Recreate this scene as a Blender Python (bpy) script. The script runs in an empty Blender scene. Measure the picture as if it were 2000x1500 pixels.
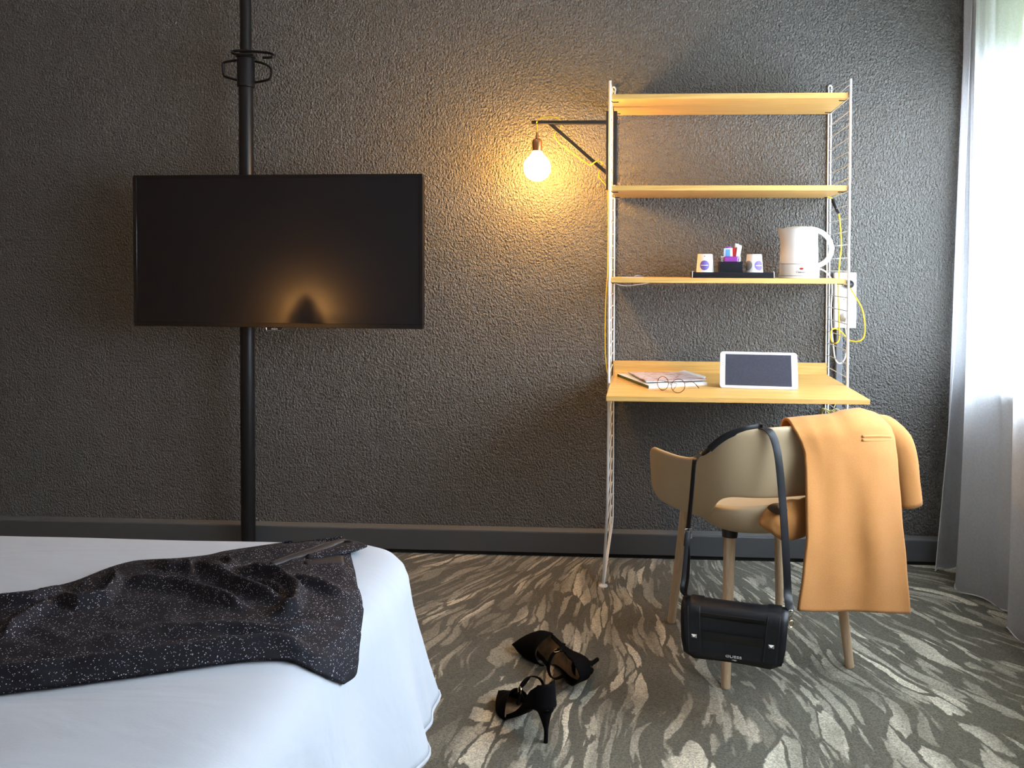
import bpy, bmesh, math, random
from mathutils import Vector, Matrix, noise
from mathutils.bvhtree import BVHTree
random.seed(7)
S = bpy.context.scene
COL = S.collection
PI = math.pi
FZ = -0.022                      # floor level
# ------------------------------------------------------------------ camera
CAM = Vector((0.1259, -2.9682, 1.0919))
YAW, PIT, ROL = -0.0514, 0.0203, 0.0046
FPX, PPX, PPY = 1500.0, 1183.5, 553.7
_f = Vector((math.sin(YAW), math.cos(YAW), 0)); _r = Vector((math.cos(YAW), -math.sin(YAW), 0)); _u = Vector((0, 0, 1))
FW = _f * math.cos(PIT) - _u * math.sin(PIT)
_u2 = _u * math.cos(PIT) + _f * math.sin(PIT)
RT = _r * math.cos(ROL) + _u2 * math.sin(ROL)
UP = _u2 * math.cos(ROL) - _r * math.sin(ROL)
cd = bpy.data.cameras.new('camera'); cam = bpy.data.objects.new('camera', cd); COL.objects.link(cam)
cd.sensor_width = 36; cd.lens = FPX / 2000 * 36
cd.shift_x = -(PPX - 1000) / 2000; cd.shift_y = -(750 - PPY) / 2000
cd.clip_start = 0.02
cam.matrix_world = Matrix(((RT.x, UP.x, -FW.x, CAM.x), (RT.y, UP.y, -FW.y, CAM.y), (RT.z, UP.z, -FW.z, CAM.z), (0, 0, 0, 1)))
S.camera = cam
# ------------------------------------------------------------------ world, daylight, exposure
wd = bpy.data.worlds.new('sky'); S.world = wd; wd.use_nodes = True
wd.node_tree.nodes['Background'].inputs[0].default_value = (0.80, 0.90, 1.0, 1)
wd.node_tree.nodes['Background'].inputs[1].default_value = 3.0
def area(name, loc, rot, sx, sy, power, color):
    l = bpy.data.lights.new(name, 'AREA'); l.shape = 'RECTANGLE'; l.size = sx; l.size_y = sy; l.energy = power; l.color = color
    o = bpy.data.objects.new(name, l); COL.objects.link(o); o.location = loc; o.rotation_euler = rot
    return o
area('window_daylight', (1.75, -1.20, 1.30), (0, math.radians(90), 0), 1.3, 2.1, 330, (0.76, 0.88, 1.0))
S.view_settings.view_transform = 'Standard'; S.view_settings.look = 'None'
S.view_settings.gamma = 1; S.view_settings.use_curve_mapping = False
S.view_settings.exposure = 0.0
S.cycles.max_bounces = 7; S.cycles.diffuse_bounces = 4; S.cycles.glossy_bounces = 3; S.cycles.transmission_bounces = 4; S.cycles.transparent_max_bounces = 8
S.cycles.adaptive_threshold = .015; S.cycles.caustics_reflective = False; S.cycles.caustics_refractive = False

# ------------------------------------------------------------------ helpers
def at(u, v, X=None, Y=None, Z=None):
    """the point of the plane X=, Y= or Z= that the photograph shows at pixel u, v"""
    d = RT * ((u - PPX) / FPX) - UP * ((v - PPY) / FPX) + FW
    if Y is not None: t = (Y - CAM.y) / d.y
    elif Z is not None: t = (Z - CAM.z) / d.z
    else: t = (X - CAM.x) / d.x
    return CAM + d * t
WM = {}
def tag(o, label=None, cat=None, group=None, kind=None):
    if label: o['label'] = label
    if cat: o['category'] = cat
    if group: o['group'] = group
    if kind: o['kind'] = kind
    return o
def thing(name, loc, label, cat, rotz=0, group=None, mat=None):
    o = bpy.data.objects.new(name, None); COL.objects.link(o); o.empty_display_size = 0.05
    m = mat if mat is not None else Matrix.Translation(Vector(loc)) @ Matrix.Rotation(rotz, 4, 'Z')
    o.matrix_world = m; WM[o.name] = m
    return tag(o, label, cat, group)
class MB:
    def __init__(s, tf=None): s.v = []; s.f = []; s.tf = tf
    def add(s, vs, fs):
        n = len(s.v)
        s.v += [(s.tf @ Vector(p)) if s.tf is not None else Vector(p) for p in vs]
        s.f += [tuple(i + n for i in f) for f in fs]
        return s
    def box(s, a, b):
        x0, y0, z0 = a; x1, y1, z1 = b
        return s.add([(x0, y0, z0), (x1, y0, z0), (x1, y1, z0), (x0, y1, z0), (x0, y0, z1), (x1, y0, z1), (x1, y1, z1), (x0, y1, z1)],
                     [(0, 3, 2, 1), (4, 5, 6, 7), (0, 1, 5, 4), (1, 2, 6, 5), (2, 3, 7, 6), (3, 0, 4, 7)])
    def bar(s, p, q, w, d, side=(0, 1, 0)):
        """box from p to q, d thick along side, w across"""
        p, q = Vector(p), Vector(q); ax = (q - p).normalized(); sd = Vector(side); sd = (sd - ax * sd.dot(ax)).normalized(); up = ax.cross(sd)
        vs = []
        for c in (p, q):
            for i, j in ((-1, -1), (1, -1), (1, 1), (-1, 1)): vs.append(c + up * (i * w / 2) + sd * (j * d / 2))
        return s.add(vs, [(0, 1, 2, 3), (7, 6, 5, 4), (0, 4, 5, 1), (1, 5, 6, 2), (2, 6, 7, 3), (3, 7, 4, 0)])
    def loft(s, rings, close=True, cap0=True, cap1=True):
        n = len(rings[0]); vs = [p for r in rings for p in r]; fs = []
        for k in range(len(rings) - 1):
            for i in range(n if close else n - 1):
                j = (i + 1) % n
                fs.append((k * n + i, k * n + j, (k + 1) * n + j, (k + 1) * n + i))
        if close and cap0: fs.append(tuple(range(n - 1, -1, -1)))
        if close and cap1: fs.append(tuple((len(rings) - 1) * n + i for i in range(n)))
        return s.add(vs, fs)
    def tube(s, pts, r, n=8, cap=True, closed=False):
        pts = [Vector(p) for p in pts]; m = len(pts)
        rr = r if isinstance(r, (list, tuple)) else [r] * m
        rings = []; up = None
        for i, p in enumerate(pts):
            if closed: t = (pts[(i + 1) % m] - pts[i - 1])
            else: t = (pts[min(i + 1, m - 1)] - pts[max(i - 1, 0)])
            t.normalize()
            if up is None:
                up = Vector((0, 0, 1)) if abs(t.z) < 0.9 else Vector((1, 0, 0))
            up = (up - t * up.dot(t)).normalized(); sd = t.cross(up)
            rings.append([p + (up * math.cos(2 * PI * k / n) + sd * math.sin(2 * PI * k / n)) * rr[i] for k in range(n)])
        if closed: rings.append(rings[0])
        return s.loft(rings, True, cap and not closed, cap and not closed)
    def lathe(s, prof, c=(0, 0, 0), n=32, caps=True, ax='Z'):
        c = Vector(c); rings = []
        for r, z in prof:
            ring = []
            for k in range(n):
                a = 2 * PI * k / n; x, y = r * math.cos(a), r * math.sin(a)
                ring.append(c + (Vector((x, y, z)) if ax == 'Z' else Vector((x, -z, y)) if ax == 'Y' else Vector((z, x, y))))
            rings.append(ring)
        return s.loft(rings, True, caps, caps)
    def grid(s, rows): return s.loft(rows, False)
    def ribbon(s, pts, dirs, w, t):
        """strap: pts centre line, dirs width direction per point, w width, t thickness"""
        pts = [Vector(p) for p in pts]; m = len(pts); rings = []
        ww = w if isinstance(w, (list, tuple)) else [w] * m
        for i, p in enumerate(pts):
            tg = (pts[min(i + 1, m - 1)] - pts[max(i - 1, 0)]).normalized()
            d = Vector(dirs[i] if isinstance(dirs[0], (list, tuple, Vector)) else dirs); d = (d - tg * d.dot(tg)).normalized(); nn = tg.cross(d)
            h = ww[i] / 2
            rings.append([p + d * h + nn * t * .3, p + d * h * .8 + nn * t / 2, p - d * h * .8 + nn * t / 2, p - d * h + nn * t * .3,
                          p - d * h - nn * t * .3, p - d * h * .8 - nn * t / 2, p + d * h * .8 - nn * t / 2, p + d * h - nn * t * .3])
        return s.loft(rings)
    def build(s, name, mat, parent=None, base=None, smooth=None, bevel=0, seg=2, solid=0, sub=0, off=-1):
        me = bpy.data.meshes.new(name)
        if parent is not None: w = WM[parent.name]
        elif base is not None: w = Matrix.Translation(Vector(base))
        else: w = Matrix.Identity(4)
        inv = w.inverted()
        me.from_pydata([inv @ p for p in s.v], [], s.f); me.update()
        bm = bmesh.new(); bm.from_mesh(me); bmesh.ops.remove_doubles(bm, verts=bm.verts, dist=1e-6)
        bmesh.ops.recalc_face_normals(bm, faces=bm.faces); bm.to_mesh(me); bm.free()
        o = bpy.data.objects.new(name, me); COL.objects.link(o); me.materials.append(mat)
        if parent is not None: o.parent = parent
        else: o.matrix_world = w
        WM[o.name] = w
        if bevel:
            b = o.modifiers.new('bevel', 'BEVEL'); b.width = bevel; b.segments = seg; b.limit_method = 'ANGLE'; b.angle_limit = math.radians(40)
        if solid:
            b = o.modifiers.new('solid', 'SOLIDIFY'); b.thickness = solid; b.offset = off
        if sub:
            b = o.modifiers.new('sub', 'SUBSURF'); b.levels = sub; b.render_levels = sub
        if smooth is None: smooth = 45
        if smooth:
            for p in me.polygons: p.use_smooth = True
            if smooth < 180:
                try: me.set_sharp_from_angle(angle=math.radians(smooth))
                except Exception: pass
        return o
def copy_tree(o, parent=None):
    c = o.copy(); COL.objects.link(c)
    if parent is not None: c.parent = parent
    for ch in list(o.children): copy_tree(ch, c)
    return c
def cr(pts, n=6, closed=False):
    """Catmull-Rom through pts"""
    P = [Vector(p) for p in pts]; m = len(P); out = []
    for i in range(m if closed else m - 1):
        p0 = P[(i - 1) % m] if closed or i > 0 else P[0] * 2 - P[1]
        p1 = P[i]; p2 = P[(i + 1) % m]
        p3 = P[(i + 2) % m] if closed or i + 2 < m else P[-1] * 2 - P[-2]
        for k in range(n):
            t = k / n
            out.append(0.5 * ((2 * p1) + (p2 - p0) * t + (2 * p0 - 5 * p1 + 4 * p2 - p3) * t * t + (3 * p1 - p0 - 3 * p2 + p3) * t ** 3))
    if not closed: out.append(P[-1].copy())
    return out
def lerp(a, b, t): return a + (b - a) * t
def pw(x, xs, ys):
    """smooth piecewise interpolation"""
    if x <= xs[0]: return ys[0]
    for i in range(len(xs) - 1):
        if x <= xs[i + 1]:
            t = (x - xs[i]) / (xs[i + 1] - xs[i]); t = t * t * (3 - 2 * t) * .5 + t * .5
            return ys[i] + (ys[i + 1] - ys[i]) * t
    return ys[-1]
def text(name, s, size, mat, parent, mtx, depth=0.0004):
    """lettering as a mesh, drawn in the xy plane of mtx (world), centred"""
    cu = bpy.data.curves.new(name, 'FONT'); cu.body = s; cu.size = size; cu.align_x = 'CENTER'; cu.align_y = 'CENTER'; cu.extrude = depth; cu.resolution_u = 3
    t = bpy.data.objects.new(name, cu); COL.objects.link(t)
    bpy.context.view_layer.update()
    me = bpy.data.meshes.new_from_object(t)
    bpy.data.objects.remove(t); bpy.data.curves.remove(cu)
    o = bpy.data.objects.new(name, me); COL.objects.link(o); me.materials.clear(); me.materials.append(mat)
    o.parent = parent; me.transform(WM[parent.name].inverted() @ mtx); WM[o.name] = WM[parent.name]
    return o
def frame_mtx(o, x, y):
    x = Vector(x).normalized(); y = Vector(y); y = (y - x * y.dot(x)).normalized(); z = x.cross(y); o = Vector(o)
    return Matrix(((x.x, y.x, z.x, o.x), (x.y, y.y, z.y, o.y), (x.z, y.z, z.z, o.z), (0, 0, 0, 1)))

# ------------------------------------------------------------------ materials
def mat(name, col=(.5, .5, .5), rough=.5, metal=0, spec=.5, sheen=0, coat=0, emit=None, es=0):
    m = bpy.data.materials.new(name); m.use_nodes = True; b = m.node_tree.nodes['Principled BSDF']
    b.inputs['Base Color'].default_value = (*col, 1); b.inputs['Roughness'].default_value = rough; b.inputs['Metallic'].default_value = metal
    b.inputs['Specular IOR Level'].default_value = spec
    if sheen: b.inputs['Sheen Weight'].default_value = sheen
    if coat: b.inputs['Coat Weight'].default_value = coat; b.inputs['Coat Roughness'].default_value = .1
    if emit: b.inputs['Emission Color'].default_value = (*emit, 1); b.inputs['Emission Strength'].default_value = es
    return m
class NT:
    def __init__(s, m): s.t = m.node_tree; s.b = s.t.nodes['Principled BSDF']
    def n(s, typ, **kw):
        nd = s.t.nodes.new(typ)
        for k, v in kw.items():
            if k in nd.inputs.keys() if isinstance(k, str) else False: nd.inputs[k].default_value = v
            else: setattr(nd, k, v)
        return nd
    def inp(s, nd, **kw):
        for k, v in kw.items(): nd.inputs[k.replace('_', ' ')].default_value = v
        return nd
    def l(s, a, b): s.t.links.new(a, b); return b
    def coords(s, scale=(1, 1, 1), rot=(0, 0, 0)):
        tc = s.n('ShaderNodeTexCoord'); mp = s.n('ShaderNodeMapping'); mp.inputs['Scale'].default_value = scale; mp.inputs['Rotation'].default_value = rot
        s.l(tc.outputs['Object'], mp.inputs['Vector']); return mp.outputs['Vector']
    def noise(s, vec, scale, detail=3, rough=.55, dist=0):
        nd = s.n('ShaderNodeTexNoise'); s.inp(nd, Scale=scale, Detail=detail, Roughness=rough, Distortion=dist)
        if vec is not None: s.l(vec, nd.inputs['Vector'])
        return nd.outputs['Fac']
    def vor(s, vec, scale, feature='F1', out='Distance'):
        nd = s.n('ShaderNodeTexVoronoi'); nd.feature = feature; nd.inputs['Scale'].default_value = scale
        if vec is not None: s.l(vec, nd.inputs['Vector'])
        return nd.outputs[out]
    def ramp(s, fac, stops):
        nd = s.n('ShaderNodeValToRGB'); e = nd.color_ramp.elements
        while len(e) < len(stops): e.new(.5)
        for i, (p, c) in enumerate(stops): e[i].position = p; e[i].color = (*c, 1) if len(c) == 3 else c
        s.l(fac, nd.inputs[0]); return nd.outputs[0]
    def mix(s, fac, a, b, mode='MIX'):
        nd = s.n('ShaderNodeMix'); nd.data_type = 'RGBA'; nd.blend_type = mode
        if isinstance(fac, (int, float)): nd.inputs[0].default_value = fac
        else: s.l(fac, nd.inputs[0])
        for k, x in ((6, a), (7, b)):
            if isinstance(x, tuple): nd.inputs[k].default_value = (*x, 1)
            else: s.l(x, nd.inputs[k])
        return nd.outputs[2]
    def math(s, op, a, b=None):
        nd = s.n('ShaderNodeMath'); nd.operation = op
        for k, x in ((0, a), (1, b)):
            if x is None: continue
            if isinstance(x, (int, float)): nd.inputs[k].default_value = x
            else: s.l(x, nd.inputs[k])
        return nd.outputs[0]
    def bump(s, h, strength=.5, dist=.002):
        nd = s.n('ShaderNodeBump'); nd.inputs['Strength'].default_value = strength; nd.inputs['Distance'].default_value = dist
        s.l(h, nd.inputs['Height']); s.l(nd.outputs[0], s.b.inputs['Normal'])
    def color(s, c): s.l(c, s.b.inputs['Base Color'])

def mk_plaster(name, col, strength=1.0):
    m = mat(name, col, .50, spec=.45); t = NT(m)
    v = t.coords((1, 1, .8))
    a = t.noise(v, 132, 2.5, .5, .4); b = t.noise(v, 300, 2, .5)
    h = t.math('ADD', t.math('MULTIPLY', a, 1.0), t.math('MULTIPLY', b, .25))
    h2 = t.ramp(h, [(.40, (0, 0, 0)), (.85, (1, 1, 1))])
    t.bump(h2, strength, .0150)
    big = t.noise(v, 1.3, 3)
    t.color(t.mix(big, tuple(c * .92 for c in col), tuple(c * 1.08 for c in col)))
    return m
M = {}
M['wall'] = mk_plaster('dark grey plaster', (.170, .162, .146))
M['wall_plain'] = mat('pale painted wall', (.55, .54, .52), .7)
M['wall_dim'] = mat('taupe painted wall', (.36, .32, .27), .7)
M['ceiling'] = mat('white ceiling', (.75, .74, .72), .8)
M['baseboard'] = mat('grey painted baseboard', (.085, .085, .088), .38)
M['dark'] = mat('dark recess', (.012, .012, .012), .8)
def mk_wood(name, c0, c1, axis, sc=1.0, rough=.45, dark=.0):
    m = mat(name, c0, rough); t = NT(m)
    s = {'x': (1.2, 26, 26), 'z': (30, 30, 1.6)}[axis]
    v = t.coords(tuple(k * sc for k in s))
    a = t.noise(v, 3.0, 4, .6, .6); b = t.noise(v, 11, 2, .5)
    f = t.math('ADD', t.math('MULTIPLY', a, .75), t.math('MULTIPLY', b, .3))
    t.color(t.ramp(f, [(.30, c0), (.52, tuple(lerp(p, q, .5) for p, q in zip(c0, c1))), (.72, c1)]))
    t.bump(b, .08, .0006)
    return m
M['oak'] = mk_wood('oak veneer', (.55, .30, .075), (.76, .48, .150), 'x')
M['ash'] = mk_wood('ash wood leg', (.50, .33, .19), (.68, .50, .32), 'z', 1.3)
M['white_metal'] = mat('white lacquered steel', (.78, .78, .77), .32)
M['black_metal'] = mat('black painted metal', (.008, .008, .009), .35, spec=.3)
M['black_wood'] = mat('black painted bracket', (.014, .012, .011), .5)
M['black_plastic'] = mat('black plastic', (.010, .010, .011), .35)
M['screen'] = mat('switched off screen', (.010, .010, .013), .07, spec=.6)
M['white_plastic'] = mat('white plastic', (.80, .79, .76), .28)
M['outlet'] = mat('white socket plastic', (.78, .78, .78), .35)
M['trunk'] = mat('grey trunking', (.16, .165, .18), .45)
M['yellow'] = mat('yellow textile cord', (.80, .52, .02), .7)
M['white_cord'] = mat('white cable', (.75, .73, .68), .45)
M['gold_cord'] = mat('golden cord bundle', (.36, .29, .09), .4)
M['copper'] = mat('copper socket', (.50, .26, .12), .25, metal=1)
M['bulb'] = mat('glowing bulb', (1, 1, 1), .4, emit=(1.0, .50, .11), es=300)
M['bulb_warm'] = mat('warm sconce bulb', (1, 1, 1), .4, emit=(1.0, .52, .16), es=2100)
M['steel'] = mat('bright steel', (.72, .72, .72), .22, metal=1)
M['gold'] = mat('pale gold metal', (.80, .62, .32), .22, metal=1)
M['rose'] = mat('rose gold wire', (.20, .085, .05), .35, metal=.6)
M['shell'] = mat('beige polypropylene', (.50, .375, .225), .42)
M['lens'] = mat('clear lens', (1, 1, 1), .02); M['lens'].node_tree.nodes['Principled BSDF'].inputs['Transmission Weight'].default_value = 1; M['lens'].node_tree.nodes['Principled BSDF'].inputs['IOR'].default_value = 1.05
M['red'] = mat('red indicator', (.32, .03, .015), .3)
M['ink'] = mat('dark print', (.06, .06, .07), .6)
M['paper'] = mat('white paper', (.80, .79, .77), .7)
M['purple'] = mat('purple print', (.16, .11, .40), .6)
M['grey_print'] = mat('grey print', (.38, .36, .33), .6)
M['light_print'] = mat('pale print', (.75, .72, .85), .6)
M['cup'] = mat('white paper cup', (.74, .73, .71), .6)
M['tray'] = mat('black acrylic', (.010, .010, .014), .25)
M['clear_edge'] = mat('pale acrylic edge', (.65, .66, .68), .2)
M['pack_purple'] = mat('magenta wrapper', (.24, .03, .27), .4)
M['pack_blue'] = mat('blue wrapper', (.10, .30, .62), .4)
M['pack_pale'] = mat('pale blue wrapper', (.52, .58, .80), .4)
M['pack_red'] = mat('red wrapper', (.62, .03, .02), .4)
M['silver_foil'] = mat('silver foil', (.75, .75, .78), .25, metal=.6)
M['tablet'] = mat('white tablet bezel', (.74, .75, .78), .25)
M['window_frame'] = mat('white window frame', (.7, .7, .7), .4)
# wool
def mk_wool():
    m = mat('camel wool', (.55, .27, .085), .9, spec=.15, sheen=.10); t = NT(m)
    v = t.coords()
    a = t.noise(v, 330, 3, .7); c = t.noise(v, 26, 3)
    t.color(t.mix(t.math('ADD', t.math('MULTIPLY', a, .7), t.math('MULTIPLY', c, .3)), (.40, .158, .040), (.55, .255, .082)))
    t.bump(a, .35, .0012); return m
M['wool'] = mk_wool()
M['lining'] = mat('brown coat lining', (.16, .075, .025), .75)
def mk_leather():
    m = mat('black leather', (.006, .006, .0075), .42, spec=.35); t = NT(m); v = t.coords()
    t.bump(t.vor(v, 520), .25, .0006); return m
M['leather'] = mk_leather()
def mk_suede():
    m = mat('black suede', (.0045, .004, .0045), .95, spec=.08); t = NT(m); v = t.coords()
    t.bump(t.noise(v, 600, 3), .3, .0008); return m
M['suede'] = mk_suede()
def mk_insole():
    m = mat('tan insole', (.38, .21, .10), .38); t = NT(m); v = t.coords()
    t.color(t.ramp(t.noise(v, 26, 3), [(.35, (.14, .085, .045)), (.5, (.36, .20, .10)), (.7, (.50, .30, .15))])); return m
M['insole'] = mk_insole()
def mk_sparkle():
    m = mat('black lurex jersey', (.007, .0065, .010), .8, spec=.25); t = NT(m); v = t.coords()
    nd = t.n('ShaderNodeTexVoronoi'); nd.inputs['Scale'].default_value = 470; t.l(v, nd.inputs['Vector'])
    sep = t.n('ShaderNodeSeparateColor'); t.l(nd.outputs['Color'], sep.inputs[0])
    th = t.math('GREATER_THAN', sep.outputs[0], .70); near = t.math('LESS_THAN', nd.outputs['Distance'], .32)
    k = t.math('MULTIPLY', th, near)
    amt = t.math('MULTIPLY', k, t.math('ADD', t.math('MULTIPLY', sep.outputs[1], .9), .1))
    t.color(t.mix(amt, (.0065, .006, .0095), (.62, .60, .68)))
    t.l(t.math('SUBTRACT', .8, t.math('MULTIPLY', amt, .45)), t.b.inputs['Roughness'])
    t.bump(t.noise(v, 420, 2), .35, .001); return m
M['sparkle'] = mk_sparkle()
M['satin'] = mat('dark satin', (.012, .0115, .015), .6)
def mk_linen():
    m = mat('white cotton duvet', (.42, .44, .475), .85, spec=.2); t = NT(m); v = t.coords((.5, 1.6, 1))
    a = t.noise(v, 5.5, 3, .5, .6); c = t.noise(v, 300, 2)
    t.bump(t.math('ADD', t.math('MULTIPLY', a, 1.0), t.math('MULTIPLY', c, .02)), .45, .018); return m
M['linen'] = mk_linen()
def mk_sheer():
    m = bpy.data.materials.new('sheer white voile'); m.use_nodes = True; nt = m.node_tree; nt.nodes.clear()
    out = nt.nodes.new('ShaderNodeOutputMaterial')
    tr = nt.nodes.new('ShaderNodeBsdfTransparent'); tl = nt.nodes.new('ShaderNodeBsdfTranslucent'); df = nt.nodes.new('ShaderNodeBsdfDiffuse')
    tl.inputs[0].default_value = (.88, .89, .92, 1); df.inputs[0].default_value = (.80, .80, .83, 1); tr.inputs[0].default_value = (.98, .98, 1, 1)
    m1 = nt.nodes.new('ShaderNodeMixShader'); m1.inputs[0].default_value = .55
    m2 = nt.nodes.new('ShaderNodeMixShader')
    tc = nt.nodes.new('ShaderNodeTexCoord'); nz = nt.nodes.new('ShaderNodeTexNoise'); nz.inputs['Scale'].default_value = 160
    mp = nt.nodes.new('ShaderNodeMapRange'); mp.inputs[1].default_value = .3; mp.inputs[2].default_value = .7; mp.inputs[3].default_value = .76; mp.inputs[4].default_value = .86
    L = nt.links.new
    L(tc.outputs['Object'], nz.inputs['Vector']); L(nz.outputs['Fac'], mp.inputs[0]); L(mp.outputs[0], m2.inputs[0])
    L(df.outputs[0], m1.inputs[1]); L(tl.outputs[0], m1.inputs[2]); L(tr.outputs[0], m2.inputs[1]); L(m1.outputs[0], m2.inputs[2]); L(m2.outputs[0], out.inputs[0])
    return m
M['sheer'] = mk_sheer()
def mk_blind():
    m = bpy.data.materials.new('pale green roller blind'); m.use_nodes = True; nt = m.node_tree; nt.nodes.clear()
    out = nt.nodes.new('ShaderNodeOutputMaterial'); tl = nt.nodes.new('ShaderNodeBsdfTranslucent'); df = nt.nodes.new('ShaderNodeBsdfDiffuse'); mx = nt.nodes.new('ShaderNodeMixShader')
    tl.inputs[0].default_value = (.40, .43, .34, 1); df.inputs[0].default_value = (.50, .52, .45, 1); mx.inputs[0].default_value = .6
    nt.links.new(df.outputs[0], mx.inputs[1]); nt.links.new(tl.outputs[0], mx.inputs[2]); nt.links.new(mx.outputs[0], out.inputs[0]); return m
M['blind'] = mk_blind()
def mk_glass():
    m = bpy.data.materials.new('window glass'); m.use_nodes = True; nt = m.node_tree; nt.nodes.clear()
    out = nt.nodes.new('ShaderNodeOutputMaterial'); tr = nt.nodes.new('ShaderNodeBsdfTransparent'); gl = nt.nodes.new('ShaderNodeBsdfGlossy'); mx = nt.nodes.new('ShaderNodeMixShader')
    gl.inputs['Roughness'].default_value = .02; mx.inputs[0].default_value = .06; tr.inputs[0].default_value = (.97, .98, .98, 1)
    nt.links.new(tr.outputs[0], mx.inputs[1]); nt.links.new(gl.outputs[0], mx.inputs[2]); nt.links.new(mx.outputs[0], out.inputs[0]); return m
M['glass'] = mk_glass()
def mk_carpet():
    m = mat('patterned carpet', (.1, .09, .07), .95, spec=.1, sheen=.2); t = NT(m)
    tc = t.n('ShaderNodeTexCoord'); sp = t.n('ShaderNodeSeparateXYZ'); t.l(tc.outputs['Object'], sp.inputs[0])
    # warp the plane a little, then polar coordinates about a point behind the wall: streaks fan out from it
    wv = t.n('ShaderNodeTexNoise'); t.inp(wv, Scale=1.6, Detail=2.0); t.l(tc.outputs['Object'], wv.inputs['Vector'])
    ws = t.n('ShaderNodeSeparateColor'); t.l(wv.outputs['Color'], ws.inputs[0])
    x = t.math('ADD', t.math('SUBTRACT', sp.outputs[0], .12), t.math('MULTIPLY', t.math('SUBTRACT', ws.outputs[0], .5), .34))
    y = t.math('ADD', t.math('SUBTRACT', .80, sp.outputs[1]), t.math('MULTIPLY', t.math('SUBTRACT', ws.outputs[1], .5), .30))
    ang = t.math('ARCTAN2', x, y); r = t.math('SQRT', t.math('ADD', t.math('MULTIPLY', x, x), t.math('MULTIPLY', y, y)))
    mid = t.noise(tc.outputs['Object'], 55, 3, .6); fine = t.noise(tc.outputs['Object'], 250, 3, .8)
    jit = t.math('MULTIPLY', t.math('SUBTRACT', mid, .5), .22)
    def streak(ka, kr, off, lo, hi, det=2.2):
        cb = t.n('ShaderNodeCombineXYZ'); t.l(t.math('ADD', t.math('MULTIPLY', ang, ka), jit), cb.inputs[0]); t.l(t.math('ADD', t.math('MULTIPLY', r, kr), jit), cb.inputs[1]); cb.inputs[2].default_value = off
        return t.ramp(t.noise(cb.outputs[0], 1.0, det, .55, .35), [(lo, (0, 0, 0)), (hi, (1, 1, 1))])
    cb = t.n('ShaderNodeCombineXYZ'); t.l(t.math('ADD', t.math('MULTIPLY', ang, 19.0), t.math('MULTIPLY', jit, .5)), cb.inputs[0]); t.l(t.math('MULTIPLY', r, 2.5), cb.inputs[1])
    leaf = t.n('ShaderNodeTexVoronoi'); leaf.feature = 'DISTANCE_TO_EDGE'; leaf.inputs['Scale'].default_value = 2.2; t.l(cb.outputs[0], leaf.inputs['Vector'])
    cell = t.n('ShaderNodeTexVoronoi'); cell.inputs['Scale'].default_value = 2.2; t.l(cb.outputs[0], cell.inputs['Vector'])
    cs = t.n('ShaderNodeSeparateColor'); t.l(cell.outputs['Color'], cs.inputs[0])
    sf = streak(48, 5.5, 7.3, .44, .56); sl = streak(17, 2.0, 2.1, .40, .60)
    e = t.math('SUBTRACT', leaf.outputs['Distance'], t.math('ADD', .05, t.math('MULTIPLY', t.math('SUBTRACT', 1.0, sf), .12)))
    e = t.math('ADD', e, t.math('MULTIPLY', jit, .25))
    lm = t.ramp(t.math('ADD', t.math('MULTIPLY', e, 6.0), .5), [(.42, (0, 0, 0)), (.62, (1, 1, 1))])
    keep = t.ramp(cs.outputs[0], [(.36, (.04, .04, .04)), (.46, (1, 1, 1))])
    tone = t.math('ADD', .35, t.math('MULTIPLY', cs.outputs[1], .65))
    m1 = t.math('MULTIPLY', t.math('MULTIPLY', lm, keep), tone)
    s2 = t.math('MULTIPLY', streak(56, 5.0, 11.0, .56, .62), .5)
    ml = t.math('MULTIPLY', t.math('MAXIMUM', m1, s2), t.math('ADD', .35, t.math('MULTIPLY', sl, .65)))
    big = t.noise(tc.outputs['Object'], 2.6, 2)
    dark = t.mix(big, (.090, .079, .052), (.146, .128, .086))
    base = t.mix(ml, dark, (.78, .70, .53))
    t.color(t.mix(.9, base, t.ramp(fine, [(.30, (.25, .25, .25)), (.70, (1.65, 1.65, 1.65))]), 'MULTIPLY'))
    t.bump(fine, .8, .004); return m
M['carpet'] = mk_carpet()
def mk_cover(name, cols, seed):
    m = mat(name, cols[0], .35); t = NT(m); tc = t.n('ShaderNodeTexCoord'); mp = t.n('ShaderNodeMapping'); mp.inputs['Location'].default_value = (seed, seed * 2, 0)
    t.l(tc.outputs['Object'], mp.inputs['Vector'])
    f = t.noise(mp.outputs[0], 18, 4, .6, .8); k = len(cols)
    t.color(t.ramp(f, [(.3 + .4 * i / (k - 1), c) for i, c in enumerate(cols)])); return m
M['cover_a'] = mk_cover('pink magazine cover', [(.16, .06, .03), (.50, .26, .18), (.62, .52, .54), (.70, .62, .63), (.40, .20, .14), (.62, .10, .12)], 3.1)
M['cover_b'] = mk_cover('white magazine cover', [(.74, .76, .74), (.78, .79, .77), (.70, .74, .72)], 5.2)
M['cover_green'] = mat('dark green spine', (.05, .09, .035), .4)

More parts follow.
